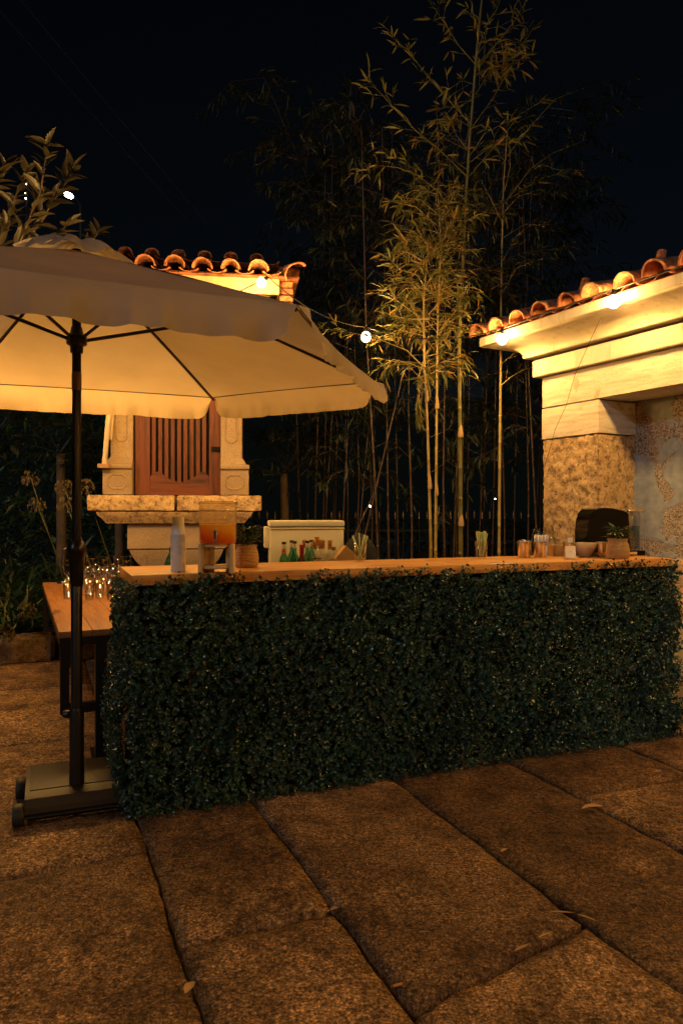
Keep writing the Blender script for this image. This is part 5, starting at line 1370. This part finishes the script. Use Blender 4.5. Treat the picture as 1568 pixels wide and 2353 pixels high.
for k, (u0, u1, Y, rr) in enumerate(grove):
    base = PX(u0, Y, -.04); top9 = P(u1, 900, Y); d = (top9-base); H = random.uniform(4.2, 6.2)
    tip = base + d*(H/d.z) + V((random.uniform(-.2, .2), 0, 0)); mid = base.lerp(tip, .6) + V((random.uniform(-.06, .06), 0, 0))
    bamboo(f'slender brown bamboo in the dark grove before the iron fence, {GO[k]} counting from the left', [base, base.lerp(tip, .3), mid, tip], rr, M['culm_dimmed'], [], Y, leafmat='dimmed_leaf', rand_br=(13, .40 if k % 4 else .30, 1.0, .75), droop=.5, sc=1.15, group='bamboos of the dark grove')
for k, (a, b, Y, lab) in enumerate((((825, 1285), (925, 860), 7.9, 'fallen bamboo leaning to the right across the grove, the longer one'), ((800, 1262), (860, 1130), 8.2, 'short fallen bamboo leaning among the dark culms behind the cool box'))):
    p0, p1 = P(*a, Y), P(*b, Y); d = p1-p0; base = p0 - d*((p0.z)/d.z)*.98
    o = thing('bamboo', lab, 'bamboo', base, 0, 'fallen bamboos'); mb, *_ = culm_mesh([V((0, 0, 0)), p1-base], .012, .008); mb.build('culm', M['culm_dimmed'], o, smooth=True)
# taller dark foliage at the upper left of the grove and behind the right roof
for k, (u, Y, H, lab) in enumerate(((700, 9.6, 6.6, 'dark bamboo crown showing faintly above the shrine roof end'), (765, 9.2, 7.0, 'dark bamboo crown left of the tallest bamboo'), (850, 9.0, 6.4, 'dark bamboo crown close left of the tallest bamboo'), (815, 8.6, 5.4, 'dense dark bamboo crown just above the string lights'), (1235, 9.5, 6.8, 'dark bamboo crown faint above the right-hand roof'), (1330, 9.8, 6.0, 'faint bamboo crown behind the terracotta roof'))):
    base = PX(u, Y, -.04); bamboo(lab, [base, base+V((.05, 0, H*.35)), base+V((random.uniform(-.2, .2), 0, H*.7)), base+V((random.uniform(-.9, .9), 0, H))], .009, M['culm_dimmed'], [], Y, leafmat='dimmed_leaf', rand_br=(46, .42, 1.0, 1.0), droop=.4, sc=1.25, group='tall dark bamboo crowns')

# ------------------------------------------------------------------ litter on the paving
def gpt(u, v): Y = EYE*F/(v-1176); return PX(u, Y, .004)
def litter(lab, u, v, L, wd, rz, mat='dryleaf', name='fallen_leaf'):
    vv, ff = leaf_shape(L, wd, .35, -.006, 5); me = bpy.data.meshes.new(name); me.from_pydata(vv.tolist(), [], ff); me.materials.append(M[mat]); me.polygons.foreach_set('use_smooth', [True]*len(me.polygons))
    o = link(name, me); p = gpt(u, v); o.location = p + V((0, 0, .004)); o.rotation_euler = (0, 0, rz); return tag(o, lab, 'leaf', 'dry leaves on the paving')
litter('broad pale dry leaf on the paving near the right edge', 1336, 1862, .11, .04, .1)
litter('narrow yellow bamboo leaf lying flat on the big middle slab', 1262, 2100, .085, .010, -.2)
litter('narrow yellow bamboo leaf in the joint right of the big middle slab', 1325, 2106, .075, .012, -.8)
litter('curled dry leaf bit near the corner where three slabs meet', 757, 2098, .035, .02, .3)
litter('dry bamboo leaf sunk in the joint below the big middle slab', 1180, 2192, .07, .012, .5)
litter('second dry bamboo leaf in the joint below the big middle slab', 1235, 2160, .06, .010, .4)
litter('pale dry leaf stuck in the wide joint at the lower left', 425, 2290, .05, .03, 1.2)
litter('small pale leaf in the upper left corner of the lower left slab joint', 480, 2160, .05, .012, .2)
litter('tiny dry leaf beside the long joint right of centre', 1150, 1962, .035, .018, .5)
litter('thin grass blade lying on the slab left of centre', 672, 2100, .05, .006, 1.0)
litter('small orange leaf on the paving at the upper right', 1500, 1777, .045, .018, -.2)
o = MB().tube([(0, 0, .006), (.028, .012, .006)], .0038, 8).build('cigarette_end', simple('orange_filter', (.55, .22, .06), .7), None); o.location = gpt(902, 2274); tag(o, 'orange cigarette end lying beside the joint at the bottom', 'cigarette end')
